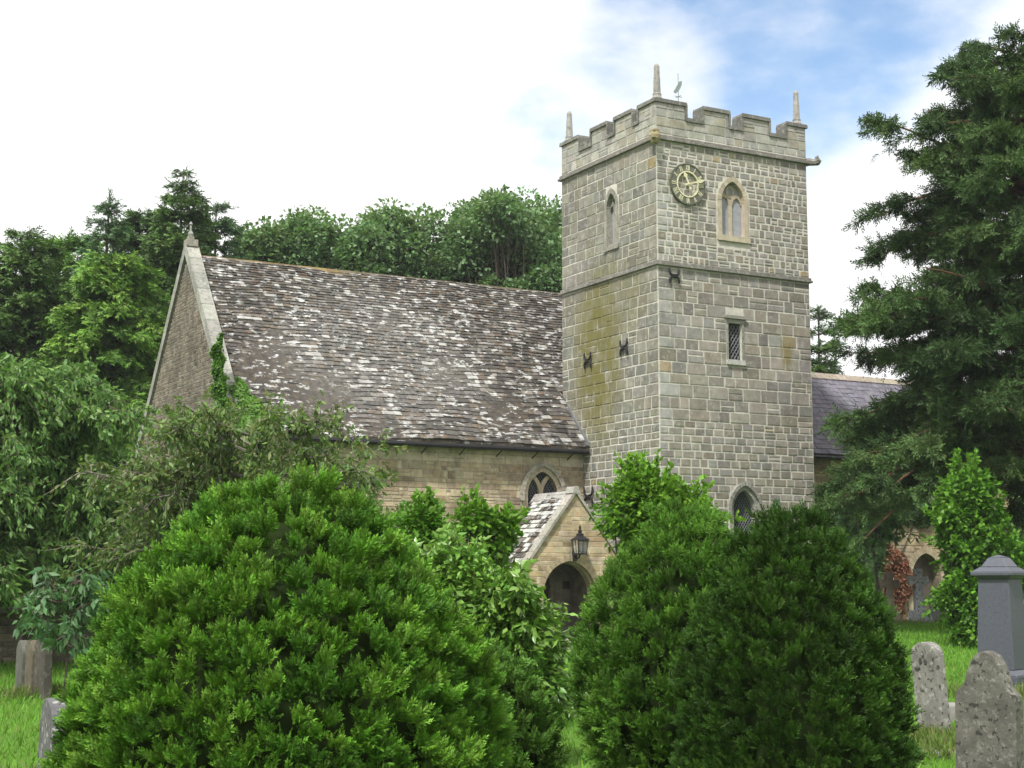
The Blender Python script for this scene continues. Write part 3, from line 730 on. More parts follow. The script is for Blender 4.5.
# ---------------- porch
PV, PC, PH, PEZ, PRZ = 1.67, -1.62, 1.48, 2.05, 3.98
NOTICE = (-.62, -.2)
def build_porch():
    MORTAR['porch'] = (.45, .39, .29); P = Pv(PV); T = .36
    x0, x1 = PC - PH, PC + PH - .01
    q = MB(); q.prism([(x0, -.2), (x1, -.2), (x1, PEZ + .03), (PC, PRZ - .006), (x0, PEZ + .03)], P, 0, -T, MORTAR['porch'])
    o = q.build('porch', M_nave, CH, fix=True)
    c1 = MB(); AC, AA, AS, AR = -1.80, .83, 1.25, .92; c1.prism(arch(AA, AS, AR, -.5, AC), P, .3, -.6); cut(o, [c1])
    mb = MB(); U = rnd.uniform; g = [(.45, .345, .21), (.40, .305, .18), (.48, .385, .25), (.36, .275, .165), (.44, .36, .255)]
    mb.box(x0, x0 + .32, PV + T + .002, NV, -.2, PEZ - .05, MORTAR['porch']); mb.box(x1 - .32, x1, PV + T + .002, NV, -.2, PEZ - .05, MORTAR['porch'])
    sl = (PRZ - PEZ + .12) / (PH + .12); ex = [(AC, arch_hw(AA, AS, AR), -.2, 2.3, .12)]
    cf = lambda s, z: jit(rnd.choice(g), .18, .04)
    blocks(mb, P, x0, x1, 0, PEZ, lambda z: U(.1, .22), lambda z: U(.18, .6), cf, ex, .013, .007)
    blocks(mb, P, lambda z: PC - (PRZ - .03 - z) / sl, lambda z: PC + (PRZ - .03 - z) / sl, PEZ, PRZ - .12, lambda z: U(.09, .17), lambda z: U(.16, .6), cf, ex, .013, .007)
    blocks(mb, Pu(x0), PV, NV, 0, PEZ - .05, lambda z: U(.12, .22), lambda z: U(.25, .6), cf, (), .02)
    o = merge_into(o, mb, [M_nave])
    q = MB(); q.band(arch(AA, AS, AR, 0, AC), arch(AA + .12, AS, AR + .13, 0, AC), P, .02, -T - .02, lambda i: jit((.40, .32, .21), .14)); q.band(arch(AA - .05, AS, AR - .05, 0, AC), arch(AA + .004, AS, AR + .004, 0, AC), P, -.12, -T + .02, lambda i: jit((.34, .28, .19), .12))
    q.build('arch_moulding', M_ochre, o, bevel=.012)
    q = MB(); t = .075; sl = (PRZ - PEZ) / (PH + .12)
    for sg in (-1, 1):
        k = 5
        for i in range(k):
            a, b = i / k, (i + 1) / k - .01; e0 = PC + sg * (PH + .12); L = lambda f: (e0 + (PC - e0) * f, PEZ - .12 + (PRZ - PEZ + .12) * f)
            (xa, za), (xb, zb) = L(a), L(b); q.prism([(xa, za), (xb, zb), (xb, zb + t), (xa, za + t)], P, .07, -.3, jit((.36, .34, .29), .12))
    q.prism([(PC - .12, PRZ - .02), (PC + .12, PRZ - .02), (PC + .05, PRZ + .16), (PC - .05, PRZ + .16)], P, .08, -.32, (.4, .39, .35))
    q.build('porch_coping', M_pale, o, bevel=.012)
    # roof
    r = MB(); L = sqrt((PH + .15) ** 2 + (PRZ - PEZ + .1) ** 2); nx, nz_ = (PRZ - PEZ + .1) / L, (PH + .15) / L
    ptl = lambda s, d, h: (PC - (PH + .15) * (1 - d / L) - nx * h, s, PEZ - .12 + (PRZ - PEZ + .1) * d / L + nz_ * h)
    ptr = lambda s, d, h: (PC + (PH + .15) * (1 - d / L) + nx * h, s, PEZ - .12 + (PRZ - PEZ + .1) * d / L + nz_ * h)
    for f in (ptl, ptr):
        r.add([f(PV + .25, 0, 0), f(NV, 0, 0), f(NV, L, 0), f(PV + .25, L, 0), f(PV + .25, 0, -.08), f(NV, 0, -.08), f(NV, L, -.08), f(PV + .25, L, -.08)], [(0, 1, 2, 3), (7, 6, 5, 4), (0, 4, 5, 1), (3, 2, 6, 7), (0, 3, 7, 4)], (.06, .05, .045))
        slates(r, f, PV + .27, NV - .03, L, .19, .13, .2, .42, lambda s, t_: jit((.45, .45, .42), .15) if rnd.random() < .4 else slate_col(s, t_), .028)
    ro = r.build('porch_roof', M_slate, CH)
    q = MB()
    for i in range(5):
        y0 = PV + .27 + i * .38; q.prism([(PC - .16, PRZ - .16), (PC, PRZ + .06), (PC + .16, PRZ - .16), (PC, PRZ - .1)], lambda s, n, z: (s, n, z), y0, min(y0 + .37, NV), jit((.34, .33, .3), .15))
    q.build('ridge_tiles', M_pale, ro)
    q = MB(); q.box(x1 - .34, x1 - .321, PV + T + .01, NV - .02, .06, PEZ - .08, (.34, .30, .25)); q.box(-.98, x1 - .345, NV - .035, NV - .018, .06, PEZ + .6, (.34, .30, .25)); q.build('porch_plaster', M_nave, CH)
    for uu in NOTICE:
        q = MB(); q.box(uu - .11, uu + .11, NV - .06, NV - .037, 1.40, 1.62, (.1, .1, .1)); q.build('notice_board', M_wood, CH)
    # inner doorway with a planked oak door
    Pn = Pv(NV); q = MB()
    for i in range(8):
        a = -1.72 - .62 + i * .155; hw = arch_hw(.62, 1.4, .7); top = max(z for z in np.arange(.5, 2.12, .02) if hw(z) >= max(abs(a + 1.72), abs(a + .155 + 1.72)) - .01)
        q.prism([(a + .004, .02), (a + .151, .02), (a + .151, top), (a + .004, top)], Pn, -.14, -.2)
    d = q.build('inner_door', M_wood, CH)
    q = MB(); q.prism([(-1.94, 1.32), (-1.80, 1.32), (-1.80, 1.5), (-1.94, 1.5)], Pn, -.125, -.142); q.build('door_pane', M_glass, d)
    q = MB(); q.prism([(-1.62, 1.32), (-1.48, 1.32), (-1.48, 1.5), (-1.62, 1.5)], Pn, -.125, -.142); q.build('door_pane', M_glass, d)
    q = MB(); q.tube([Pn(-1.3, -.13, 1.02), Pn(-1.3, -.08, 1.02), Pn(-1.3, -.08, .9), Pn(-1.3, -.13, .9)], .012, 6); q.build('handle', M_iron, d)
    q = MB(); q.box(x0 + .32, x1 - .32, PV - .05, NV + .0, -.1, .06, (.3, .28, .24)); q.build('porch_step', M_pale, CH)
build_porch()

# ---------------- chancel, low range behind the yew
CV, CU1, CZ, CRV, CRZ, CB = 2.5, 15.5, 5.62, 4.75, 8.25, 7.0
def build_chancel():
    MORTAR['chancel'] = (.36, .30, .21); P = Pv(CV); U = rnd.uniform
    q = MB(); q.prism([(CV, -.3), (CB, -.3), (CB, CZ), (CRV, CRZ - .1), (CV, CZ)], lambda s, n, z: (n, s, z), TW + .02, CU1, MORTAR['chancel'])
    o = q.build('chancel', M_nave, CH, fix=True)
    c1 = MB(); c1.prism(arch(.62, 1.75, .75, -.5, 11.75), P, .3, -.4); cut(o, [c1])
    g = [(.36, .28, .17), (.42, .33, .2), (.3, .23, .15), (.38, .31, .21)]
    mb = MB(); blocks(mb, P, TW + .02, CU1, 0, CZ, lambda z: U(.13, .24), lambda z: U(.22, .55), lambda s, z: jit(rnd.choice(g), .18), [(11.75, arch_hw(.62, 1.75, .75), -.2, 2.6, .18)], .024)
    o = merge_into(o, mb, [M_nave])
    q = MB(); q.band(arch(.62, 1.75, .75, 0, 11.75), arch(.8, 1.75, .95, 0, 11.75), P, .03, -.4, lambda i: jit((.42, .34, .23), .12)); q.build('doorway_arch', M_ochre, o, bevel=.012)
    q = MB(); q.prism(arch(.6, 1.75, .73, 0, 11.75), P, -.34, -.39); q.build('chancel_door', M_wood, o)
    r = MB(); L = sqrt((CRV - CV + .3) ** 2 + (CRZ - CZ + .2) ** 2); a, b = (CRV - CV + .3) / L, (CRZ - CZ + .2) / L
    for sg in (-1, 1):
        v0 = CRV + sg * (CRV - CV + .3)
        f = lambda s, d, h, v0=v0, sg=sg: (s, v0 - sg * a * d + sg * b * h, CZ - .2 + b * d + a * h)
        X0, X1 = TW + .03, CU1 + .1
        r.add([f(X0, 0, 0), f(X1, 0, 0), f(X1, L, 0), f(X0, L, 0), f(X0, 0, -.09), f(X1, 0, -.09), f(X1, L, -.09), f(X0, L, -.09)], [(0, 1, 2, 3), (7, 6, 5, 4), (0, 4, 5, 1), (1, 5, 6, 2), (3, 2, 6, 7)], (.12, .11, .13))
        slates(r, f, X0, X1, L, .22, .2, .24, .34, lambda s, t: jit((.15, .14, .165), .14, .04), .008)
    ro = r.build('chancel_roof', M_blue, CH)
    q = MB(); x = TW + .03
    while x < CU1: q.prism([(CRV - .17, CRZ - .12), (CRV, CRZ + .08), (CRV + .17, CRZ - .12), (CRV, CRZ - .06)], lambda s, n, z: (n, s, z), x, x + .44, jit((.28, .24, .19), .15)); x += .45
    q.build('ridge_tiles', M_pale, ro)
    q = MB(); q.tube([(TW + .05, CV - .33, CZ - .3), (CU1, CV - .33, CZ - .3)], .06, 8); q.tube([(TW + .16, CV - .1, CZ - .35), (TW + .16, CV - .1, 0)], .045, 8); q.build('gutter', M_iron, ro)
build_chancel()

def church_pt(u, v, z):
    a = radians(28.9); return (CHX + u * cos(a) - v * sin(a), 40 + u * sin(a) + v * cos(a), z)

# ---------------- porch lantern
def build_lantern():
    x, y, z = church_pt(-1.66, PV - .03, 0); L = empty('lantern', (x, y, 2.35), radians(28.9), 'black iron lantern with clear glass sides on the porch gable above the arch', 'lantern')
    q = MB(); q.box(-.06, .06, -.02, .04, -.2, .1); q.tube([(0, -.0, -.1), (0, -.12, -.14), (0, -.24, -.1), (0, -.28, -.02)], .016, 6); q.tube([(0, 0, .02), (0, -.14, .02), (0, -.25, -.06)], .01, 6); q.build('bracket', M_iron, L)
    q = MB(); c_ = (0, -.28, 0); w0, w1, h = .125, .16, .34
    q.box(-w0 - .02, w0 + .02, -.28 - w0 - .02, -.28 + w0 + .02, -.03, 0)
    for sx in (-1, 1):
        for sy in (-1, 1): q.tube([(sx * w0, -.28 + sy * w0, 0), (sx * w1, -.28 + sy * w1, h)], .014, 5)
        q.tube([(0, -.28 + sx * w0, 0), (0, -.28 + sx * w1, h)], .008, 4); q.tube([(sx * w0, -.28, 0), (sx * w1, -.28, h)], .008, 4)
    q.build('frame', M_iron, L)
    q = MB(); k = sqrt(2); q.lathe([(w1 * k + .04, h), (w1 * k + .04, h + .02), (.1, h + .12), (.1, h + .17), (.05, h + .2), (.06, h + .25), (.025, h + .3), (.035, h + .34), (.005, h + .42)], 4, c_, rot=pi / 4); q.build('cap', M_iron, L)
    q = MB()
    for (ax, ay) in ((1, 0), (-1, 0), (0, 1), (0, -1)):
        a0 = w0 - .012; a1 = w1 - .012
        p = [(-a0, a0, .01), (a0, a0, .01), (a1, a1, h), (-a1, a1, h)]
        R_ = lambda p: (p[0], p[1]) if (ax, ay) == (0, 1) else (p[0], -p[1]) if (ax, ay) == (0, -1) else (p[1], p[0]) if ax == 1 else (-p[1], p[0])
        q.add([(*R_((a, b)), c2) for a, b, c2 in p], [(0, 1, 2, 3)])
    for i in range(len(q.v)): q.v[i] = (q.v[i][0], q.v[i][1] - .28, q.v[i][2])
    q.build('glass', M_glassL, L)
build_lantern()
# @@VEG@@
# ------------------------------------------------------------------ graves
GA = radians(28.9)
def stone_at(px, Y): x, y = at(px, Y); return (x, y, ground_z(x, y))
def headstone(loc, outline, thick, m, label, rz, lean=(0, 0), group=None, extra=None, col=(.27, .26, .23)):
    """outline (s, z) of the face; extruded, gently uneven"""
    q = MB(); P = lambda s, n, z: (s, -n, z); q.prism(outline, P, thick / 2, -thick / 2, col)
    o = q.build('headstone', m, None, fix=True, bevel=.012); o.location = loc; o.rotation_euler = (lean[0], lean[1], rz)
    tag(o, label, 'headstone', group)
    if extra: extra(o)
    return o
RZ = radians(-61.1)       # the graves face the same way as the tower's left side
def round_top(w, h, sh=.0, k=10):
    r = w / 2; return [(-r, -.35), (r, -.35), (r, h - r * .75)] + [(r * cos(t), h - r * .75 + r * .75 * sin(t)) for t in np.linspace(0, pi, k + 2)[1:-1]] + [(-r, h - r * .75)]
def cherub(o):
    q = MB()
    for s in (-.07, .07): q.lathe([(.045, 0), (.04, .008), (.01, .012)], 8, (0, 0, 0))
    q = MB(); f = -.062
    def oval(s, z, a, b, n, col): q.prism([(s + a * cos(t), z + b * sin(t)) for t in np.linspace(0, 2 * pi, 13)[:-1]], lambda s_, n_, z_: (s_, -n_, z_), .075 + n, .05, col)
    oval(-.10, .82, .045, .09, -.009, (.17, .16, .145)); oval(.10, .82, .045, .09, -.009, (.17, .16, .145))
    oval(-.035, .83, .017, .024, -.006, (.06, .058, .05)); oval(.035, .82, .022, .018, -.006, (.07, .068, .06)); oval(.0, .90, .02, .03, -.008, (.09, .088, .08))  # hollows are raised ovals, the shade of a recess put into their colour
    q.build('worn_carving', M_head, o, bevel=.006)
headstone(stone_at(930, 15.8), round_top(.37, 1.02), .12, M_head, 'pale round topped headstone with worn hollows shaded by colour near its top, beside the dark yew', RZ - .02, (radians(2), radians(-3)), extra=cherub, col=(.2, .19, .17))
ogee = [(-.4, -.4), (.4, -.4), (.4, .76), (.385, .80), (.33, .83), (.28, .86), (.25, .93), (.2, 1.02), (.12, 1.09), (0, 1.12), (-.12, 1.09), (-.2, 1.02), (-.25, .93), (-.28, .86), (-.33, .83), (-.385, .80), (-.4, .76)]
headstone(stone_at(981, 11.7), [(a * .64, b * 1.0) for a, b in ogee], .12, M_head2, 'blotchy dark lichened headstone with curved shoulders in front of the grey granite pedestal', RZ + .22, (0, radians(2)), col=(.13, .125, .105))
def edge_row():
    for i, (px, Y, h, w, lab) in enumerate(((26, 22.4, .78, .6, 'leftmost of three upright headstones seen edge on near the low wall'), (35, 22.0, .80, .55, 'middle of three upright headstones seen edge on near the low wall'), (46, 21.6, .84, .6, 'rightmost of three upright headstones seen edge on near the low wall'))):
        headstone(stone_at(px, Y), round_top(w, h), .115, M_head3, lab, RZ + (i - 1) * .05, (0, radians((i - 1) * -1.5)), 'row of headstones by the low wall', col=((.105, .105, .088), (.115, .10, .07), (.075, .068, .055))[i])
edge_row()
headstone(stone_at(57, 12.2), round_top(.6, .74), .12, M_head, 'leaning grey headstone half hidden by the big feathery conifer bush', RZ - .05, (radians(0), radians(13)), col=(.115, .112, .115))

def pedestal():
    x, y, z = stone_at(1000, 22.8); o = empty('grave_pedestal', (x, y, z), RZ + .34, 'tall grey granite pedestal monument with moulded cap beside bright green shrub', 'monument')
    def frust(mb, a, b, z0, z1, d=1.0): mb.add([(sx * r * .86, sy * r * d * .86, zz) for zz, r in ((z0, a), (z1, b)) for sx, sy in ((-1, -1), (1, -1), (1, 1), (-1, 1))], [(3, 2, 1, 0), (4, 5, 6, 7), (0, 1, 5, 4), (1, 2, 6, 5), (2, 3, 7, 6), (3, 0, 4, 7)])
    q = MB(); frust(q, .52, .52, -.2, .14); frust(q, .42, .42, .141, .26); frust(q, .42, .35, .261, .34); q.build('plinth', M_gran, o, bevel=.012)
    q = MB(); frust(q, .33, .275, .341, 1.66); q.build('shaft', M_gran, o, bevel=.012)
    q = MB(); frust(q, .28, .34, 1.661, 1.71); frust(q, .37, .37, 1.711, 1.77); frust(q, .36, .25, 1.771, 1.84); frust(q, .24, .14, 1.841, 1.98); frust(q, .14, .03, 1.981, 2.02); q.build('cap', M_gran, o, bevel=.012)
pedestal()
def cross(px, Y, h, col, lab, m, tilt):
    x, y, z = stone_at(px, Y); o = empty('grave_cross', (x, y, z), radians(8), lab, 'grave cross', 'stone crosses below the chancel'); o.rotation_euler[1] = tilt
    q = MB(); q.box(-.34, .34, -.3, .3, -.2, .12, col); q.prism([(-.29, .121), (.29, .121), (.22, .42), (-.22, .42)], lambda s, n, zz: (s, n, zz), -.2, .2, col); q.build('base', m, o, bevel=.02)
    q = MB(); a = .085; c_ = h - .32; w = .28
    out_ = [(-.14, .421), (.14, .421), (a, c_ - a), (w, c_ - a * 1.25), (w, c_ + a * 1.25), (a, c_ + a), (a * 1.3, h), (-a * 1.3, h), (-a, c_ + a), (-w, c_ + a * 1.25), (-w, c_ - a * 1.25), (-a, c_ - a)]
    q.prism(out_, lambda s, n, zz: (s, n, zz), -.075, .075, col); q.build('cross_shaft', m, o, bevel=.015)
cross(888, 44.5, 1.5, (.12, .10, .075), 'brownish stone cross before the red creeper', M_head3, .02); cross(919, 44.2, 1.6, (.24, .25, .26), 'pale grey stone cross before the dark chancel doorway', M_head, -.02)
headstone(stone_at(942, 45.5), round_top(.8, 1.1), .12, M_head3, 'plain dark headstone right of the pale grey cross', radians(8), col=(.14, .14, .14))
def kerbs():
    for (px, Y, s, lab) in ((955, 18.2, (.34, .2, .2), 'low squared grave kerb stone between the round topped headstone and pedestal'), (944, 14.6, (.3, .16, .06), 'small flat stone in the grass in front of the round topped headstone')):
        q = MB(); q.box(-s[0], s[0], -s[1], s[1], -.1, s[2], (.25, .24, .22)); o = q.build('kerb_stone', M_head3, bevel=.02); o.location = stone_at(px, Y); o.rotation_euler[2] = RZ + .4; tag(o, lab, 'kerb stone')
    q = MB(); q.prism(round_top(.22, .36), lambda s, n, z: (s, n, z), -.05, .05, (.4, .36, .29)); o = q.build('footstone', M_head, fix=True, bevel=.012); o.location = stone_at(568, 34); o.rotation_euler[2] = RZ + 1.0; tag(o, 'small pale footstone in the gap below the porch arch', 'footstone')
kerbs()
def low_wall():
    q = MB(); P = lambda s, n, z: (s, -n, z); q.box(-9, 5, .0, .4, -.2, 1.0, (.2, .18, .14)); g = [(.22, .19, .14), (.26, .22, .16), (.17, .15, .12)]
    blocks(q, P, -9, 5, 0, 1.0, lambda z: rnd.uniform(.09, .16), lambda z: rnd.uniform(.2, .45), lambda s, z: jit(rnd.choice(g), .2), (), .02)
    q.box(-9.02, 5.02, -.05, .45, 1.0, 1.1, (.22, .2, .17)); o = q.build('boundary_wall', M_gable); x, y = at(60, 30.5); o.location = (x, y, 0); o.rotation_euler[2] = radians(6); tag(o, 'low rubble boundary wall behind the three edge on headstones', 'wall')
low_wall()

# ------------------------------------------------------------------ vegetation
LEAF = leaf_t(); 
def colvar(N_, base, a=.25, hue=.12):
    k = 1 + rng.uniform(-a, a, (N_, 1)); h = 1 + rng.uniform(-hue, hue, (N_, 3)); return np.array(base)[None] * k * h

def plant(name, loc, label, cat, group=None): return empty(name, loc, 0, label, cat, group)

def bush(px, Y, prof, label, cols, nclump, cr, sl, per, fr, seed, name='conifer_bush', lump=.07, upw=.7, sub=None, ex=1.0):
    """clipped conifer: solid of revolution with lumps, covered with clumps of feathery sprays"""
    global rng
    rng = np.random.default_rng(seed)
    x, y = at(px, Y); root = plant(name, (x, y, 0), label, 'bush')
    zs = np.array([p[0] for p in prof]); rs = np.array([p[1] for p in prof]); o_ = np.argsort(zs); zs, rs = zs[o_], rs[o_]
    zz = np.linspace(max(.05, zs[0]), zs[-1] - .01, 400); rr = np.interp(zz, zs, rs); dr = np.gradient(rr, zz)
    wgt = (rr + .03) * np.sqrt(1 + dr ** 2); cdf = np.cumsum(wgt) / wgt.sum()
    ph = rng.uniform(0, 6.28, 8)
    def lumpf(th, z): return 1 + lump * (np.sin(3 * th + ph[0] + 2 * z) * .4 + np.sin(5 * th + ph[1] - 3.1 * z) * .35 + np.sin(9 * th + 4 * z + ph[2]) * .3 + np.sin(7 * z + 4 * th + ph[3]) * .3)
    # best-candidate thinning for even clump spacing
    z_ = np.interp(rng.uniform(0, 1, nclump * 3), cdf, zz); th = rng.uniform(0, 2 * pi, nclump * 3)
    r_ = np.interp(z_, zs, rs) * lumpf(th, z_); Pn = np.stack([r_ * np.cos(th) * ex, r_ * np.sin(th), z_], 1)
    keep = []; dmin = cr * 1.05
    grid = {}
    for i, p in enumerate(Pn):
        key = tuple((p // dmin).astype(int)); ok = True
        for a in (-1, 0, 1):
            for b in (-1, 0, 1):
                for c_ in (-1, 0, 1):
                    for j in grid.get((key[0] + a, key[1] + b, key[2] + c_), ()):
                        if ((Pn[j] - p) ** 2).sum() < dmin * dmin: ok = False; break
        if ok: keep.append(i); grid.setdefault(key, []).append(i)
    Pk = Pn[keep]; thk = th[keep]; zk = z_[keep]
    off_ = rng.uniform(-.75, .35, len(Pk)) * cr
    slope = np.interp(zk, zz, dr); nrm = unit(np.stack([np.cos(thk), np.sin(thk), -slope], 1))
    ax = unit(nrm * 1.0 + np.array([0, 0, upw])[None] + rng.normal(0, .18, nrm.shape))
    K = len(Pk); cl = Cloud(); Pk = Pk + nrm * off_[:, None]
    T = []; D = []; Cc = []
    csz = rng.uniform(.65, 1.45, K); bc = np.array(cols)[rng.integers(0, len(cols), K)] * rng.uniform(.75, 1.25, (K, 1))
    for k in range(per):
        lat = unit(rng.normal(size=(K, 3))); lat -= ax * (lat * ax).sum(1, keepdims=True)
        rad = np.sqrt(rng.uniform(0, 1, (K, 1)))
        dd = unit(ax + lat * rad * 1.15); D.append(unit(dd + np.array([0, 0, .25]))); T.append(Pk - ax * cr * .45 + dd * (cr * csz[:, None] * rng.uniform(.1, .72, (K, 1))) + rng.normal(0, cr * .07, (K, 3)))
        Cc.append(bc * rng.uniform(.78, 1.25, (K, 1)) * (1 + rng.uniform(-.08, .08, (K, 3))))
    T = np.concatenate(T); D = np.concatenate(D); Cc = np.concatenate(Cc)
    # deeper fill
    n2 = K * 6; ii = rng.integers(0, K, n2); T = np.concatenate([T, Pk[ii] - nrm[ii] * rng.uniform(.5, 1.9, (n2, 1)) * cr + rng.normal(0, cr * .4, (n2, 3))]); D = np.concatenate([D, unit(nrm[ii] + rng.normal(0, .5, (n2, 3)))]); Cc = np.concatenate([Cc, bc[ii] * .9])
    # protruding leaders
    tv, tf, tcol = fr
    sc = sl * rng.uniform(.7, 1.25, len(T)); sc[:K * per] *= np.tile(csz, per) ** .5
    cl.add(tv, tf, tcol, basis(D, sc), T, Cc)
    cl.build('foliage', M_need, root)
    core = MB(); core.lathe([(np.interp(z, zs, rs) * .70, z * .93) for z in np.linspace(max(.05, zs[0]), zs[-1] - .06, 14)], 20, (0, 0, 0)); c_ = core.build('twig_core', M_core, root, smooth=True)  # solid core behind the sprays, inner shade put into its colour
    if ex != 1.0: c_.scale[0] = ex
    t_ = MB(); t_.tube([(0, 0, -.1), (.02, 0, .4), (0, .02, zs[-1] * .8)], [.09, .07, .02], 8); t_.build('trunk', M_red, root)
    return root

FR1 = frond(8, .40, .050, .5, .7, .15, 1.5, 3)
FR2 = frond(7, .44, .048, .5, .75, .1, 1.4, 5)
FRB = frond(7, .45, .05, .5, .8, .25, 1.25, 8)
def prof_px(Y, rows, cx=None):
    k = 1 / 1514.0 * Y; return [(Zpix(y, Y), r * k) for y, r in rows]
bush(284, 9.0, prof_px(9.0, [(489, 24), (496, 44), (506, 62), (522, 84), (552, 114), (600, 154), (650, 181), (700, 197), (768, 203), (830, 196), (858, 182)]),
     'huge rounded bright green feathery conifer bush filling the left foreground', [(0.070, 0.163, 0.014), (0.088, 0.193, 0.018), (0.055, 0.136, 0.014), (0.107, 0.216, 0.024)], 3200, .105, .088, 36, FR1, 21, lump=.08)
bush(494, 11.3, prof_px(11.3, [(655, 8), (670, 26), (690, 40), (720, 54), (768, 64), (800, 66)]),
     'narrow dark conifer bush behind the right edge of the huge left bush', [(.05, .115, .014), (.062, .135, .018)], 900, .11, .10, 24, FR1, 22, lump=.05)
bush(790, 10.0, prof_px(10.0, [(512, 8), (522, 30), (550, 54), (600, 82), (650, 98), (700, 107), (768, 110), (829, 104)]),
     'dense dark green pointed yew bush in front, beside the round topped headstone', [(0.027, 0.067, 0.007), (0.035, 0.081, 0.009), (0.023, 0.056, 0.007)], 2800, .075, .07, 22, FR2, 23, 'yew_bush', .06, .9)
bush(689, 11.4, prof_px(11.4, [(508, 14), (522, 32), (545, 52), (570, 72), (600, 88), (650, 104), (700, 105), (768, 90), (799, 82)]),
     'mid green yew bush just behind the darker pointed yew bush', [(0.060, 0.140, 0.014), (0.077, 0.170, 0.018), (0.050, 0.120, 0.013)], 2200, .10, .085, 24, FR2, 24, 'yew_bush', .09, .8)

# ---- leafy masses
def leaves(cl, C_, R_, n, size, base, droop=.5, flat=1.0, shell=.55, tmpl=LEAF, hue=.12, a=.28, out=.9):
    """leaves round the clump centres C_ with radii R_"""
    K = len(C_); ii = rng.integers(0, K, n); d = unit(rng.normal(size=(n, 3))); rad = (shell + (1 - shell) * rng.uniform(0, 1, n)) ** 1.0
    P = C_[ii] + d * (R_[ii] * rad)[:, None] * np.array([1, 1, flat])
    D = unit(d * out + rng.normal(0, .5, (n, 3)) + np.array([0, 0, -droop]))
    bc = np.array(base); cc_ = colvar(K, (1, 1, 1), .2, .06)[ii] * (bc[rng.integers(0, len(bc), n)]) * (1 + rng.uniform(-a, a, (n, 1))) * (1 + rng.uniform(-hue, hue, (n, 3)) * .6)
    up = np.tile([0, 0, 1.0], (n, 1)) + rng.normal(0, .5, (n, 3)); sidev = np.cross(D, up)
    cl.add(*tmpl, basis(D, size * rng.uniform(.65, 1.3, n), unit(sidev)), P, cc_)

def limb(mb, a, b, r0, r1, sag=.1, k=5, sides=6):
    a, b = np.array(a, float), np.array(b, float); L = np.linalg.norm(b - a); off = rng.normal(0, sag * L, 3) * .5 + np.array([0, 0, sag * L])
    mb.tube([a + (b - a) * t + off * sin(pi * t) for t in np.linspace(0, 1, k)], list(np.linspace(r0, r1, k)), sides, cap=False)

def leafy_shrub(px, Y, ztop, rx, label, base, n, size, seed, nclump=60, cr=.3, z0=.2, name='leafy_shrub', m=None, droop=.5, ry=None, lobes=None, cat='shrub', shell=.55, tmpl=None, shoots=60):
    global rng; rng = np.random.default_rng(seed)
    x, y = at(px, Y); g = ground_z(x, y); root = plant(name, (x, y, g), label, cat); ry = ry or rx
    C_ = []
    if lobes is None: lobes = [(0, 0, (z0 + ztop) / 2, rx, ry, (ztop - z0) / 2)]
    wt = np.array([l[3] * l[4] * l[5] for l in lobes]) ** .66; wt = (wt / wt.sum() * nclump).astype(int) + 3
    for (lx, ly, lz, ax, ay, az), k in zip(lobes, wt):
        d = unit(rng.normal(size=(k, 3))); rr = rng.uniform(.3, 1, k) ** .45
        C_.append(np.array([lx, ly, lz]) + d * rr[:, None] * np.maximum(.05, np.array([ax, ay, az]) - cr * .8))
    C_ = np.concatenate(C_); R_ = cr * rng.uniform(.6, 1.25, len(C_))
    cl = Cloud(); leaves(cl, C_, R_, n, size, base, droop, .85, shell, tmpl or LEAF)
    t_ = MB(); ctr = C_.mean(0); TT = []; DD = []
    for i in range(shoots):
        c0 = C_[rng.integers(0, len(C_))]; d = unit(c0 - ctr + np.array([0, 0, .35]) + rng.normal(0, .25, 3)); L = cr * rng.uniform(1.1, 2.3); k = int(L / size * 4.5) + 4
        q = np.linspace(.3, 1, k); pts = c0 + d * L * q[:, None] + np.array([0, 0, -.12 * L]) * (q * q)[:, None]; TT.append(pts + rng.normal(0, size * .2, (k, 3))); DD.append(unit(d * .6 + rng.normal(0, .6, (k, 3)) + np.array([0, 0, -droop * .6])))
        t_.tube([c0, c0 + d * L * .5 + np.array([0, 0, -.03 * L]), c0 + d * L + np.array([0, 0, -.12 * L])], [.008, .006, .003], 3, cap=False)
    TT = np.concatenate(TT); DD = np.concatenate(DD); cl.add(*(tmpl or LEAF), basis(DD, size * rng.uniform(.6, 1.2, len(TT))), TT, colvar(len(TT), base[1], .25, .06)); cl.build('foliage', m or M_leaf, root)
    for i in range(len(C_)):
        if rng.uniform() < .7: limb(t_, (rng.normal(0, .06), rng.normal(0, .06), -.05), C_[i], .022 + .01 * ztop / 3, .006, .08, 5, 5)
    t_.build('stems', M_bark, root)
    return root

k14 = 14.0 / 1514
leafy_shrub(470, 14.0, Zpix(540, 14), .9, 'glossy laurel like shrub with light green pointed leaves, between the huge conifer bush and porch', [(.135, .28, .035), (.17, .31, .055), (.105, .235, .03)], 24000, .095, 31, 110, .22, .1, 'laurel_shrub', M_gloss, .8, tmpl=leaf_t(.25, .23, .4), shoots=130,
            lobes=[(-.25, 0, Zpix(625, 14), .62, .6, .75), (.25, 0, Zpix(640, 14), .66, .6, .68), (.5, -.1, Zpix(690, 14), .46, .5, .5), (-.15, 0, Zpix(575, 14), .42, .4, .35), (-.5, .1, Zpix(600, 14), .4, .5, .5), (.3, -.3, Zpix(610, 14), .4, .35, .4)])
leafy_shrub(486, 16.5, Zpix(502, 16.5), .42, 'small bright maple leaved bush directly left of the porch roof', [(.11, .25, .022), (.14, .29, .03), (.09, .21, .02)], 6000, .082, 32, 44, .2, .1, 'maple_shrub', None, .35,
            lobes=[(0, 0, Zpix(530, 16.5), .40, .38, .36), (.05, 0, Zpix(580, 16.5), .45, .4, .5), (0, 0, 1.0, .35, .35, 1.0)])
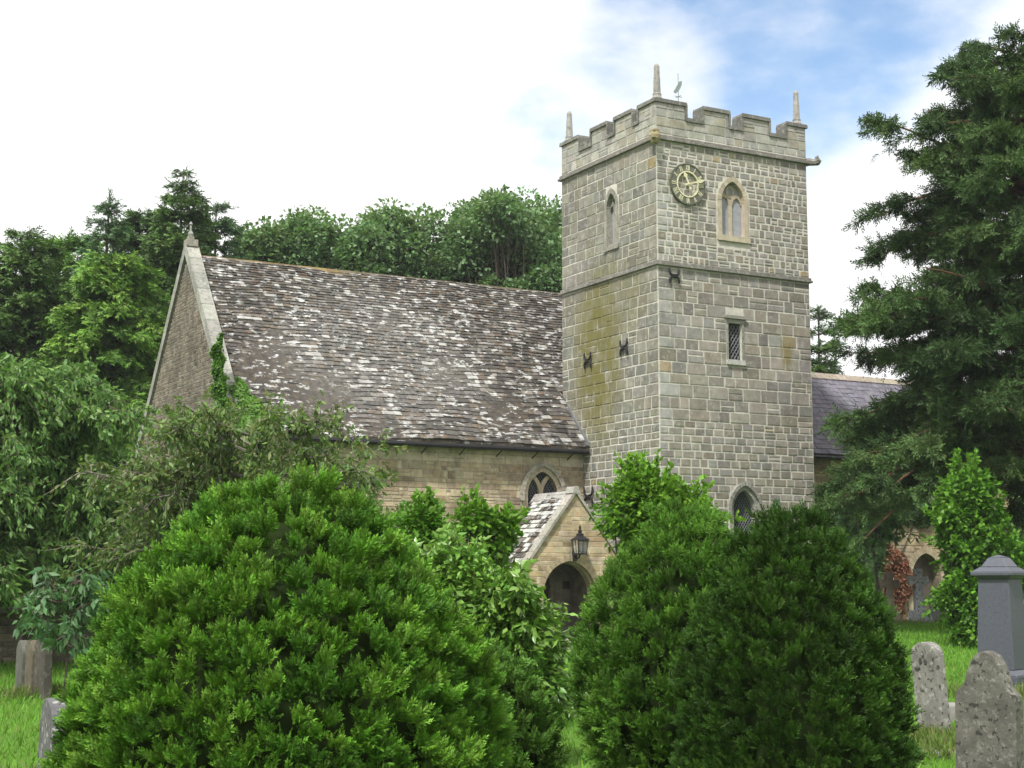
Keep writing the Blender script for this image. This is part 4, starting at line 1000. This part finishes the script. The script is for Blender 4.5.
leafy_shrub(418, 17, Zpix(500, 17), .4, 'small bright leafy bush left of the maple leaved one, over the conifer bush top', [(.10, .23, .022), (.13, .27, .03), (.085, .20, .02)], 5000, .082, 33, 40, .2, .1, 'maple_shrub', None, .35,
            lobes=[(0, 0, Zpix(530, 17), .38, .36, .36), (0, 0, 1.2, .4, .4, 1.1)])
leafy_shrub(655, 20, Zpix(474, 20), .8, 'yellow green leafy shrub against the tower corner above the yew bushes', [(.11, .24, .018), (.145, .30, .025), (.09, .20, .018)], 17000, .092, 34, 100, .27, .1, 'leafy_shrub', None, .35, shoots=130,
            lobes=[(-.1, 0, Zpix(515, 20), .68, .6, .52), (.35, 0, Zpix(525, 20), .55, .5, .42), (-.15, 0, Zpix(490, 20), .4, .35, .25), (.1, 0, 1.2, .6, .6, 1.2)])
leafy_shrub(971, 33, Zpix(455, 33) , 1.15, 'tall bright green leafy shrub behind the grey granite pedestal', [(.10, .24, .018), (.13, .29, .026), (.08, .195, .018)], 30000, .125, 35, 170, .36, .1, 'leafy_shrub', None, .45, shoots=190,
            lobes=[(0, 0, Zpix(525, 33) - .3, .92, .9, 1.2), (.15, 0, Zpix(600, 33) - .3, 1.0, .95, 1.1), (0, 0, Zpix(478, 33) - .36, .5, .5, .42), (.75, .2, Zpix(590, 33), .7, .7, 1.2)])
leafy_shrub(1040, 35, 2.6, 1.4, 'dark green shrub at the right edge behind the granite pedestal', [(.035, .085, .016), (.05, .11, .02)], 12000, .14, 36, 60, .45, .1, 'leafy_shrub', None, .45)

# ---- broadleaf trees
def broad_tree(px, Y, ztop, label, base, lobes, n, size, seed, cr, nclump, name='broadleaf_tree', group=None, m=None, droop=.4, bark=None, trunk_r=.25, twig_core=True, shell=.5, lean=(0, 0)):
    global rng; rng = np.random.default_rng(seed)
    x, y = at(px, Y); g = ground_z(x, y); root = plant(name, (x, y, g), label, 'tree', group)
    wt = np.array([l[3] * l[4] * l[5] for l in lobes]) ** .66; wt = (wt / wt.sum() * nclump).astype(int) + 2; C_ = []
    for (lx, ly, lz, ax, ay, az), k in zip(lobes, wt):
        d = unit(rng.normal(size=(k, 3))); rr = rng.uniform(.15, 1, k) ** .5; C_.append(np.array([lx, ly, lz]) + d * rr[:, None] * np.array([ax, ay, az]))
    C_ = np.concatenate(C_); R_ = cr * rng.uniform(.5, 1.3, len(C_)); cl = Cloud(); leaves(cl, C_, R_, n, size, base, droop, .8, shell, hue=.1); cl.build('crown', m or M_leaf, root)
    t_ = MB(); top = np.array([lean[0], lean[1], ztop * .85]); tp = [np.array([0, 0, -.2]) + (top + np.array([0, 0, .2])) * t + rng.normal(0, .05 * trunk_r * 4, 3) * (0 < t < 1) for t in np.linspace(0, 1, 8)]
    t_.tube(tp, list(trunk_r * (1 - .88 * np.linspace(0, 1, 8))), 9)
    for i in range(len(C_)):
        if rng.uniform() < .75:
            f = np.clip((C_[i][2] / ztop) * .8 - .08 - rng.uniform(0, .12), .08, .95); b0 = tp[0] + (top - tp[0]) * f; limb(t_, b0, C_[i], trunk_r * .32 * (1 - f * .7), trunk_r * .05, .06, 5, 5)
    t_.build('trunk', bark or M_bark, root)
    return root
PG = [(0.130, 0.234, 0.085), (0.156, 0.267, 0.098), (0.111, 0.202, 0.072), (0.195, 0.286, 0.143)]
for (px, Y, yt, wpx, lab, sd) in ((262, 64, 222, 36, 'leafy tree behind the nave roof nearest the gable finial', 41), (314, 67, 226, 36, 'low rounded leafy tree, second from the gable behind the nave roof', 45), (354, 66, 216, 42, 'third leafy tree from the gable behind the nave roof', 42), (416, 68, 211, 46, 'middle leafy tree, fourth from the gable behind the nave roof', 43), (468, 70, 205, 42, 'fifth leafy tree from the gable behind the nave roof', 46), (514, 66, 193, 50, 'tallest of the leafy trees behind the nave roof', 44), (562, 69, 203, 42, 'leafy tree partly hidden by the tower at the end of the row behind the nave', 47)):
    zt = Zpix(yt, Y); k = Y / 1514; r = wpx * k * 1.22; rs = np.random.default_rng(sd)
    lob = [(0, 0, zt - r * 1.0, r * .72, r * .7, r * .95), (0, 0, zt - r * 2.2, r * .95, r * .9, r * 1.3), (0, 0, zt * .42, r * .95, r * .95, zt * .28)]
    for q_ in range(16): a_ = rs.uniform(0, 6.28); lob.append((cos(a_) * r * .85, sin(a_) * r * .7, zt - rs.uniform(.35, 3.4) * r, r * .38, r * .36, r * .5))
    broad_tree(px, Y, zt, lab, PG, lob, 64000, .21, sd, .8, 380, 'broadleaf_tree', 'leafy trees behind the nave', None, .35, None, .4)

# ---- conifers with tiers of boughs
def conifer(px, Y, ytop, rpx, label, base, seed, tiers=26, per=7, name='conifer_tree', group=None, droop=.25, up=.15, spray=.6, dens=1.0, z0=.6, power=.8, bark=None, nod=0.0, gap=0.0, fr=FRB, topthin=1.0):
    global rng; rng = np.random.default_rng(seed)
    x, y = at(px, Y); g = ground_z(x, y); H = Zpix(ytop, Y) - g; Rm = rpx * Y / 1514; root = plant(name, (x, y, g), label, 'tree', group)
    t_ = MB(); bend = rng.normal(0, .15, 2); tk = [(bend[0] * sin(3 * t) * t, bend[1] * sin(2.4 * t) * t, H * t - .2 * (t == 0)) for t in np.linspace(0, 1, 10)]
    tk[-1] = (tk[-1][0] + nod, tk[-1][1], tk[-1][2]); t_.tube(tk, list(.02 + H * .016 * (1 - np.linspace(0, 1, 10))), 8)
    T = []; D = []; Sz = []; Up = []; CC = []
    basea = np.array(base)
    for i in range(tiers):
        f = (i + rng.uniform(0, .8)) / tiers; zc = z0 + (H - z0) * f
        R = Rm * (1 - f) ** power * topthin ** (f > .7) + .12
        for j in range(per):
            if rng.uniform() < gap: continue
            L = R * rng.uniform(.62, 1.12); th = 2 * pi * (j + rng.uniform(0, .9)) / per + i * 1.7
            dv = np.array([cos(th), sin(th), 0]); upb = up * rng.uniform(.5, 1.5) + .5 * f; K = max(4, int(L / .28)); pts = []
            p0 = np.array([tk[min(9, int(f * 9))][0], tk[min(9, int(f * 9))][1], zc])
            for q_ in np.linspace(0, 1, K): pts.append(p0 + dv * L * q_ + np.array([0, 0, L * (upb * q_ - droop * 1.7 * q_ ** 2)]))
            t_.tube(pts, list(np.linspace(.012 + .012 * L, .006, K)), 4, cap=False)
            bcol = basea[rng.integers(0, len(basea))] * rng.uniform(.75, 1.25)
            side = np.array([-dv[1], dv[0], 0])
            nS = int(max(5, L / spray * 11 * dens)); qs = rng.uniform(.12, 1.0, nS) ** .75
            idx = qs * (K - 1); lo = np.minimum(idx.astype(int), K - 2); fr_ = idx - lo; pa = np.array(pts); P = pa[lo] * (1 - fr_[:, None]) + pa[lo + 1] * fr_[:, None]
            sg = rng.choice([-1, 1], nS)[:, None]; tang = unit(pa[np.minimum(lo + 1, K - 1)] - pa[lo])
            d_ = unit(tang * rng.uniform(.5, 1.2, (nS, 1)) + side[None] * sg * rng.uniform(.2, 1.1, (nS, 1)) + np.array([0, 0, -1]) * rng.uniform(0, 1.0, (nS, 1)) * (droop * 4.2) + rng.normal(0, .15, (nS, 3)))
            T.append(P + rng.normal(0, .05, (nS, 3))); D.append(d_); Sz.append(spray * rng.uniform(.6, 1.2, nS) * (1 - .35 * qs) * (.55 + .45 * min(1, L / 1.2))); CC.append(bcol[None] * rng.uniform(.75, 1.25, (nS, 1)) * (1 + rng.uniform(-.07, .07, (nS, 3))))
    # leading shoot
    n_ = 14; T.append(np.array([tk[-1]]) + np.stack([np.zeros(n_), np.zeros(n_), -rng.uniform(0, H * .07, n_)], 1)); D.append(unit(rng.normal(0, .6, (n_, 3)) + np.array([0, 0, .8]))); Sz.append(np.full(n_, spray * .5)); CC.append(np.tile(basea[0], (n_, 1)))
    T = np.concatenate(T); D = np.concatenate(D); Sz = np.concatenate(Sz); CC = np.concatenate(CC)
    sidev = np.cross(D, np.array([0, 0, 1.0])[None] + rng.normal(0, .35, D.shape))
    cl = Cloud(); cl.add(*fr, basis(D, Sz, unit(sidev)), T, CC); cl.build('crown', M_need, root); t_.build('trunk', bark or M_bark, root)
    return root
DK = [(0.074, 0.138, 0.036), (0.092, 0.163, 0.040), (0.061, 0.115, 0.032)]
MD = [(0.128, 0.244, 0.036), (0.162, 0.281, 0.047), (0.101, 0.200, 0.036)]
BL = [(0.072, 0.137, 0.058), (0.088, 0.163, 0.068)]
conifer(105, 49, 258, 128, 'yellow green drooping conifer behind the left gable', MD, 51, 30, 10, droop=.38, up=.35, spray=.7, z0=1.5, power=.48, bark=M_bark, dens=1.7)
conifer(172, 55, 171, 92, 'tallest dark conifer rising behind the left gable finial', DK, 52, 36, 8, droop=.32, up=.3, spray=.7, z0=1, power=.62, gap=.05, dens=1.7)
conifer(207, 60, 207, 66, 'dark conifer just right of the tallest one, behind the gable', BL, 53, 30, 8, droop=.3, up=.4, spray=.65, power=.45, gap=.05, dens=1.6)
conifer(97, 53, 194, 84, 'thin pale topped conifer left of the tallest dark one', BL, 54, 30, 7, droop=.3, up=.4, spray=.62, gap=.1, power=.72, dens=1.6)
conifer(14, 50, 238, 100, 'dark conifer at the left edge of the picture', DK, 55, 30, 9, droop=.32, up=.3, spray=.7, power=.45, dens=1.6)
conifer(138, 58, 212, 95, 'dark conifer filling between the pale topped and tallest conifers', DK, 56, 30, 9, droop=.3, up=.35, spray=.7, power=.42, dens=1.6)
conifer(55, 56, 236, 100, 'dark conifer behind the yellow green drooping conifer', MD, 57, 28, 9, droop=.32, up=.3, spray=.7, power=.4, dens=1.6)
conifer(1005, 62, 400, 70, 'dark conifer behind the great yew trunk', DK, 59, 20, 8, droop=.25, up=.2, spray=.6, z0=.3, power=.4, dens=1.3)
conifer(1075, 60, 380, 80, 'dark conifer beyond the right edge behind the great yew', DK, 60, 20, 8, droop=.25, up=.2, spray=.6, z0=.3, power=.4, dens=1.2)
conifer(826, 72, 306, 52, 'small dark conifer between the tower and the great yew', DK, 58, 26, 7, droop=.22, up=.2, spray=.6, power=.55, dens=1.6)

# ---- the great yew on the right
def great_yew(px, Y, H, label, seed):
    global rng; rng = np.random.default_rng(seed); x, y = at(px, Y); g = ground_z(x, y); root = plant('yew_tree', (x, y, g), label, 'tree')
    t_ = MB(); T = []; D = []; Sz = []; CC = []
    tk = [np.array([0.25 * sin(2 * t) , .2 * sin(3 * t), H * .93 * t - .2 * (t == 0)]) for t in np.linspace(0, 1, 10)]
    t_.tube(tk, list(.46 * (1 - .9 * np.linspace(0, 1, 10))), 10)
    base = np.array([(.05, .095, .026), (.062, .115, .03), (.04, .078, .023), (.075, .13, .036)])
    nb = 215
    for i in range(nb + 26):
        f = (i + rng.uniform(0, 1)) / nb if i < nb else rng.uniform(0, .42); zb = 4.0 + (H - 4.6) * f ** 1.25; th = i * 2.39996 + rng.normal(0, .35); fz = zb / H
        R = 5.5 * max(.02, 1 - fz ** 2.2) ** .72 * rng.choice([rng.uniform(.4, .75), rng.uniform(.75, 1.1)]) + .3
        if i >= nb: th = pi + rng.uniform(-.75, .75); R = rng.uniform(3.6, 5.0)      # long low boughs on the open side
        R = min(R, 5.1)
        dv = np.array([cos(th), sin(th), 0]); side = np.array([-dv[1], dv[0], 0]); K = 9; rise = rng.uniform(-.05, .45) + .2 * f; curl = rng.uniform(.1, .5)
        ti = min(8, int(zb / (H * .93) * 9)); p0 = tk[ti] * 1.0; p0[2] = zb
        pts = [p0 + dv * R * q + np.array([0, 0, R * (rise * q - curl * q * q)]) + side * R * .12 * sin(3 * q + i) for q in np.linspace(0, 1, K)]
        t_.tube(pts, list(np.linspace(.05 + .012 * R, .012, K)), 5, cap=False); pa = np.array(pts)
        tone = base[rng.integers(0, 4)] * rng.uniform(.8, 1.2)
        nt_ = int(6 + R * 4.2)
        for k in range(nt_):                       # side twigs carrying drooping sprays, fanned flat along the bough
            q = rng.uniform(.25, 1.02); c0 = p0 + (pa[-1] - p0) * 0; u_ = min(q, .999) * (K - 1); lo = int(u_); P0 = pa[lo] + (pa[min(lo + 1, K - 1)] - pa[lo]) * (u_ - lo)
            td = dv * rng.uniform(.35, 1.1) + side * rng.choice([-1, 1]) * rng.uniform(.1, 1.0) + np.array([0, 0, rng.uniform(-.15, .3)]); td /= np.linalg.norm(td); L = rng.uniform(.45, 1.15) * (1.1 - .35 * q)
            tp = [P0 + td * L * s_ + np.array([0, 0, -.28 * L * s_ * s_]) for s_ in (0, .35, .7, 1)]
            if rng.uniform() < .6: t_.tube(tp, [.016, .012, .008, .004], 3, cap=False)
            n = int(22 + 20 * L); s_ = rng.uniform(.1, 1.05, n); pp = P0[None] + td[None] * (L * s_)[:, None] + np.array([0, 0, -.28 * L])[None] * (s_ * s_)[:, None] + rng.normal(0, .055, (n, 3))
            d_ = unit(td[None] * rng.uniform(.4, 1.2, (n, 1)) + rng.normal(0, .5, (n, 3)) + np.array([0, 0, -.55])[None] * rng.uniform(0, 1.4, (n, 1)))
            T.append(pp); D.append(d_); Sz.append(rng.uniform(.16, .36, n)); CC.append(tone[None] * rng.uniform(.7, 1.3, (n, 1)) * (1 + rng.uniform(-.08, .08, (n, 3))))
    T = np.concatenate(T); D = np.concatenate(D); Sz = np.concatenate(Sz); CC = np.concatenate(CC)
    fr = frond(4, .5, .055, .45, .6, .3, 1.25, 9); cl = Cloud(); cl.add(*fr, basis(D, Sz), T, CC); cl.build('crown', M_need, root); t_.build('trunk', M_red, root)
great_yew(1040, 38, Zpix(44, 38), 'great dark spreading yew tree right of the tower', 61)

# ---- trees with few, drooping leaves on the left
def twiggy_tree(px, Y, H, label, seed, base, size, spread, nlimb, nleaf, dens, name, bark, z0=.3, droop=.9, trunk=.12, twl=1.0, m=None, leafdir=.4):
    global rng; rng = np.random.default_rng(seed); x, y = at(px, Y); g = ground_z(x, y); root = plant(name, (x, y, g), label, 'tree')
    t_ = MB(); cl = Cloud(); T = []; D = []; basea = np.array(base)
    top = np.array([rng.normal(0, .2), rng.normal(0, .2), H * .75]); t_.tube([np.array([0, 0, -.2]), top * .3 + rng.normal(0, .05, 3), top * .65 + rng.normal(0, .08, 3), top], [trunk, trunk * .8, trunk * .55, trunk * .3], 8)
    for i in range(nlimb):
        f = z0 + (1 - z0) * (i + rng.uniform(0, 1)) / nlimb; b0 = top * f; th = i * 2.4 + rng.normal(0, .3); R = spread * rng.uniform(.55, 1.05) * (1.15 - .45 * f)
        dv = np.array([cos(th), sin(th), 0]); K = 7; ri = rng.uniform(.25, .7)
        pa = np.array([b0 + dv * R * q + np.array([0, 0, R * (ri * q - .28 * q * q)]) + rng.normal(0, .05 * R, 3) * q for q in np.linspace(0, 1, K)]); pa[:, 2] = np.minimum(pa[:, 2], H * rng.uniform(.9, 1.0))
        t_.tube(pa, list(np.linspace(trunk * .4, .012, K)), 5, cap=False)
        for k in range(dens):
            u_ = rng.uniform(.2, .999) * (K - 1); lo = int(u_); P0 = pa[lo] + (pa[lo + 1] - pa[lo]) * (u_ - lo); td = unit(dv * rng.uniform(.2, 1) + rng.normal(0, .55, 3) + np.array([0, 0, .1])); L = rng.uniform(.4, 1.0) * twl
            tp = np.array([P0 + td * L * s + np.array([0, 0, -.35 * droop * L * s * s]) + rng.normal(0, .02, 3) for s in np.linspace(0, 1, 5)]); t_.tube(tp, list(np.linspace(.013, .004, 5)), 3, cap=False)
            n = nleaf; s = rng.uniform(.15, 1.02, n) * 3.99; s = np.minimum(s, 3.99); lo2 = s.astype(int); pp = tp[lo2] + (tp[np.minimum(lo2 + 1, 4)] - tp[lo2]) * (s - lo2)[:, None] + rng.normal(0, .035, (n, 3))
            T.append(pp); D.append(unit(td[None] * leafdir + rng.normal(0, .5, (n, 3)) + np.array([0, 0, -droop])[None]))
    T = np.concatenate(T); D = np.concatenate(D); n = len(T)
    cc_ = basea[rng.integers(0, len(basea), n)] * rng.uniform(.7, 1.3, (n, 1)) * (1 + rng.uniform(-.08, .08, (n, 3)))
    cl.add(*leaf_t(.25, .2, .35), basis(D, size * rng.uniform(.6, 1.3, n)), T, cc_); cl.build('crown', m or M_leaf, root); t_.build('trunk', bark, root)
twiggy_tree(248, 25, Zpix(362, 25), 'sparse grey twigged tree with thin leaves in front of the nave gable', 71, [(0.117, 0.202, 0.046), (0.143, 0.227, 0.055), (0.091, 0.163, 0.039), (0.163, 0.189, 0.065)], .12, 2.75, 50, 22, 36, 'sparse_tree', M_twig, .3, .6, .085, .75)
DL = [(0.108, 0.215, 0.048), (0.140, 0.265, 0.061), (0.083, 0.174, 0.043), (0.174, 0.298, 0.076)]
twiggy_tree(35, 29, Zpix(285, 29), 'dark leafy tree with hanging leaves at the left edge above the low wall', 72, DL, .15, 2.5, 52, 34, 40, 'broadleaf_tree', M_bark, .3, 1.0, .2, .9)
twiggy_tree(-75, 27, Zpix(310, 27), 'dark leafy tree mostly beyond the left edge of the picture', 73, DL, .15, 2.3, 46, 32, 34, 'broadleaf_tree', M_bark, .25, .9, .18, 1.0)
twiggy_tree(140, 31, Zpix(430, 31), 'dark bushy tree between the left edge tree and the sparse twigged tree', 76, DL, .14, 1.7, 34, 28, 32, 'broadleaf_tree', M_bark, .2, .9, .12, .8)
twiggy_tree(66, 20.5, Zpix(540, 20.5), 'young sapling with drooping blue green leaves beside the edge on headstones', 74, [(0.074, 0.162, 0.061), (0.095, 0.189, 0.074)], .17, .62, 12, 10, 7, 'sapling', M_bark, .45, .8, .022, .45)
twiggy_tree(880, 41, Zpix(478, 41), 'small tree with long drooping blue green leaves before the chancel wall', 75, [(.09, .18, .07), (.115, .21, .085)], .22, 1.15, 14, 12, 9, 'sapling', M_bark, .68, .6, .06, .7)

# ---- creepers on the walls
def creeper(name, label, cells, P, base, n, size, seed, m=None, bulge=.12):
    """leaves lying over a wall; cells are (s, z, rs, rz, weight)"""
    global rng; rng = np.random.default_rng(seed); ox, oy, oz = church_pt(*P(cells[-1][0], 0, 0))
    root = empty(name, (ox, oy, 0), radians(28.9), label, 'climber'); o3 = np.array(P(cells[-1][0], 0, 0))
    cl = Cloud(); w = np.array([c_[4] for c_ in cells], float); w /= w.sum(); ii = rng.choice(len(cells), n, p=w); cs = np.array([c_[:4] for c_ in cells])[ii]
    r = np.sqrt(rng.uniform(0, 1, n)); a = rng.uniform(0, 2 * pi, n); s = cs[:, 0] + cs[:, 2] * r * np.cos(a); z = cs[:, 1] + cs[:, 3] * r * np.sin(a)
    b = .03 + bulge * (1 - r) * rng.uniform(.2, 1, n) + .05 * (1 + np.sin(s * 9) * np.sin(z * 7))
    T = np.array([P(p, q, h) for p, q, h in zip(s, b, z)]) - o3; nrm = np.array(P(0, 1, 0)) - np.array(P(0, 0, 0))
    D = unit(np.tile([0, 0, -1.0], (n, 1)) + rng.normal(0, .5, (n, 3)) + nrm * .5); basea = np.array(base)
    cc_ = basea[rng.integers(0, len(basea), n)] * rng.uniform(.7, 1.3, (n, 1)) * (1 + rng.uniform(-.08, .08, (n, 3)))
    cl.add(*leaf_t(.2, .42, .2), basis(D, size * rng.uniform(.6, 1.3, n), unit(np.cross(D, nrm[None] + rng.normal(0, .4, (n, 3))))), T, cc_); cl.build('foliage', m or M_leaf, root)
    t_ = MB()
    for c_ in cells[::2]:
        t_.tube([np.array(P(cells[-1][0] + rng.normal(0, .1), .03, 0)) - o3, np.array(P(c_[0] * .6 + cells[-1][0] * .4, .035, c_[1] * .5)) - o3, np.array(P(c_[0], .03, c_[1])) - o3], [.03, .02, .008], 5)
    t_.build('stems', M_bark, root)
gs = [(NV + .45, 7.55, .12, .45, 1.2), (NV + .4, 7.0, .3, .45, 3), (NV + .3, 6.5, .42, .45, 4), (NV + .2, 5.9, .5, .5, 5), (NV + .3, 5.2, .5, .6, 4), (NV + .5, 4, .7, .9, 4), (NV + .5, 2.2, .7, 1.2, 3), (NV + .4, .8, .5, .9, 2)]
creeper('ivy', 'bright green ivy climbing the corner of the nave gable', gs, Pu(NU - .08), [(.085, .20, .022), (.11, .24, .03), (.07, .165, .02)], 15000, .095, 81, None, .3)
roof_foot = lambda s_, n, z: (s_, NV - .42 + max(0.0, z - NZ) * .97 - n, z)
creeper('ivy', 'bright ivy spilling over the coping foot and the lowest slates', [(NU + .1, 7.0, .2, .35, 2), (NU + .3, 6.6, .38, .4, 3), (NU + .45, 6.1, .5, .4, 4), (NU + .55, 5.6, .7, .4, 4), (NU + .6, 5.0, .6, .5, 4), (NU + .6, 4.2, .6, .6, 3), (NU + .5, 2.5, .5, 1.5, 2), (NU + .4, .7, .4, .8, 2)], roof_foot, [(.10, .22, .025), (.12, .26, .03)], 12000, .09, 82, None, .25)
creeper('ivy', 'dense green ivy covering the chancel wall next to the tower', [(7.6, 3.2, .8, 1.2, 4), (8.1, 2.6, .8, 1.2, 4), (8.9, 3.5, .9, 1.1, 5), (8.8, 1.8, 1.0, 1.0, 4), (9.8, 3.9, .9, .8, 4), (10.8, 4.1, .8, .6, 3), (11.6, 3.9, .5, .6, 2), (8.2, 3.9, .5, .6, 2), (9.6, 2.6, .6, .7, 2), (8.6, .7, .9, .8, 2)], Pv(CV), [(.085, .17, .045), (.105, .195, .055), (.06, .13, .035)], 36000, .09, 83)
creeper('red_creeper', 'russet red creeper hanging on the chancel wall beside the doorway', [(10.3, 2.2, .65, .4, 3), (10.6, 1.6, .6, .6, 4), (10.3, 1.2, .5, .4, 2), (10.0, 2.6, .4, .3, 1), (10.5, .6, .3, .5, 1)], Pv(CV), [(.24, .085, .045), (.28, .12, .06), (.16, .09, .045)], 2300, .085, 84)
creeper('climbing_plant', 'thin pale climbing plant between the porch and the tower', [(-.12, 2.2, .22, .5, 3), (-.05, 2.9, .18, .4, 2), (-.2, 1.5, .25, .5, 3), (-.15, .7, .25, .6, 2)], Pv(PV - .12), [(.06, .12, .035), (.08, .14, .05)], 900, .1, 85)
creeper('climbing_plant', 'small shoot of green creeper beside the arched tower window', [(3.75, 3.6, .16, .3, 2), (3.85, 3.0, .2, .4, 2), (3.8, 2, .2, .6, 2), (3.8, .8, .2, .8, 1)], Pv(0), [(.06, .13, .04)], 420, .12, 86)

# ---- grass blades on the lawn (stuff)
def grass():
    global rng; rng = np.random.default_rng(91); P = []
    nq = 480000; Q = np.stack([rng.uniform(-20, 26, nq), rng.uniform(3, 48, nq), np.zeros(nq)], 1); P.append(Q); P = np.concatenate(P)
    u_ = (P[:, 0] - CHX) * cos(GA) + (P[:, 1] - 40) * sin(GA); v_ = -(P[:, 0] - CHX) * sin(GA) + (P[:, 1] - 40) * cos(GA)
    inside = ((u_ > -.2) & (v_ > -.2)) | ((v_ > 1.4) & (u_ > -3.4)) | ((v_ > 3.7) & (u_ > -10.2)); P = P[~inside]
    P[:, 2] = [ground_z(a, b) - .005 for a, b in P[:, :2]]; n = len(P); pat = .5 + .5 * np.sin(P[:, 0] * 1.3 + np.sin(P[:, 1] * .9) * 2) * np.sin(P[:, 1] * .7)
    D = unit(np.stack([rng.normal(0, .35, n), rng.normal(0, .35, n), np.ones(n)], 1)); tv = np.array([[-.09, 0, 0], [.09, 0, 0], [.05, -.12, .6], [0.0, -.3, 1.0]]); tf = np.array([(0, 1, 2, 3)])
    base = np.array([(.13, .30, .03), (.105, .255, .026), (.16, .31, .042), (.20, .23, .07)])[rng.choice(4, n, p=[.4, .32, .22, .06])]; cc_ = base * rng.uniform(.75, 1.25, (n, 1)) * (.85 + .3 * pat[:, None])
    cl = Cloud(); cl.add(tv, tf, np.ones((1, 3)), basis(D, rng.uniform(.035, .085, n) * (1 + .02 * P[:, 1])), P, cc_)
    # rough uncut tufts round the stones and bushes
    K = []
    for (px, Y, r, k) in ((926, 15.6, .35, 900), (981, 11.5, .5, 900), (999, 22, .7, 900), (46, 22, .5, 700), (50, 12.2, .35, 400), (612, 10.6, .22, 500), (590, 11.5, .2, 250), (888, 44, 1, 600), (919, 44, 1, 600), (945, 14.6, .45, 500)):
        x, y = at(px, Y); K.append(np.stack([x + rng.normal(0, r * .6, k), y + rng.normal(0, r * .6, k), np.full(k, ground_z(x, y))], 1))
    K = np.concatenate(K); n = len(K); D = unit(np.stack([rng.normal(0, .3, n), rng.normal(0, .3, n), np.ones(n)], 1)); cc_ = np.array([(.13, .19, .045), (.10, .17, .03), (.19, .19, .08)])[rng.choice(3, n, p=[.4, .4, .2])] * rng.uniform(.8, 1.25, (n, 1))
    tv2 = tv * np.array([.5, 1, 1]); cl.add(tv2, tf, np.ones((1, 3)), basis(D, rng.uniform(.1, .24, n)), K, cc_)
    tag(cl.build('grass', M_blade), 'short green grass blades over the churchyard lawn', 'grass', kind='stuff')
grass()

# ---- a little moist air
def haze():
    q = MB(); q.box(-130, 130, -6, 125, -1.5, 24); m = bpy.data.materials.new('haze'); m.use_nodes = True; t = m.node_tree; t.nodes.clear()
    o_ = N(t, 'ShaderNodeOutputMaterial'); v = N(t, 'ShaderNodeVolumePrincipled'); v.inputs['Color'].default_value = (.93, .96, 1, 1); v.inputs['Density'].default_value = HAZE; t.links.new(v.outputs[0], o_.inputs['Volume'])
    tag(q.build('haze', m, fix=True), 'thin pale haze in the air over the churchyard', 'haze', kind='stuff')
HAZE = .0003
haze()

# ---- distant wood closing the view
def far_wood():
    global rng; rng = np.random.default_rng(95); cl = Cloud(); C_ = []
    for i in range(420):
        a = rng.uniform(-1.25, 1.25); d = rng.uniform(98, 112); h = rng.uniform(1, 9.5); C_.append((sin(a) * d, cos(a) * d, h))
    C_ = np.array(C_); leaves(cl, C_, 2.2 * rng.uniform(.7, 1.3, len(C_)), 42000, 1.0, [(.04, .085, .025), (.05, .10, .03), (.03, .07, .02)], .4, .9); tag(cl.build('woodland', M_leaf), 'far belt of dark green woodland beyond the churchyard', 'woodland', kind='stuff')
far_wood()
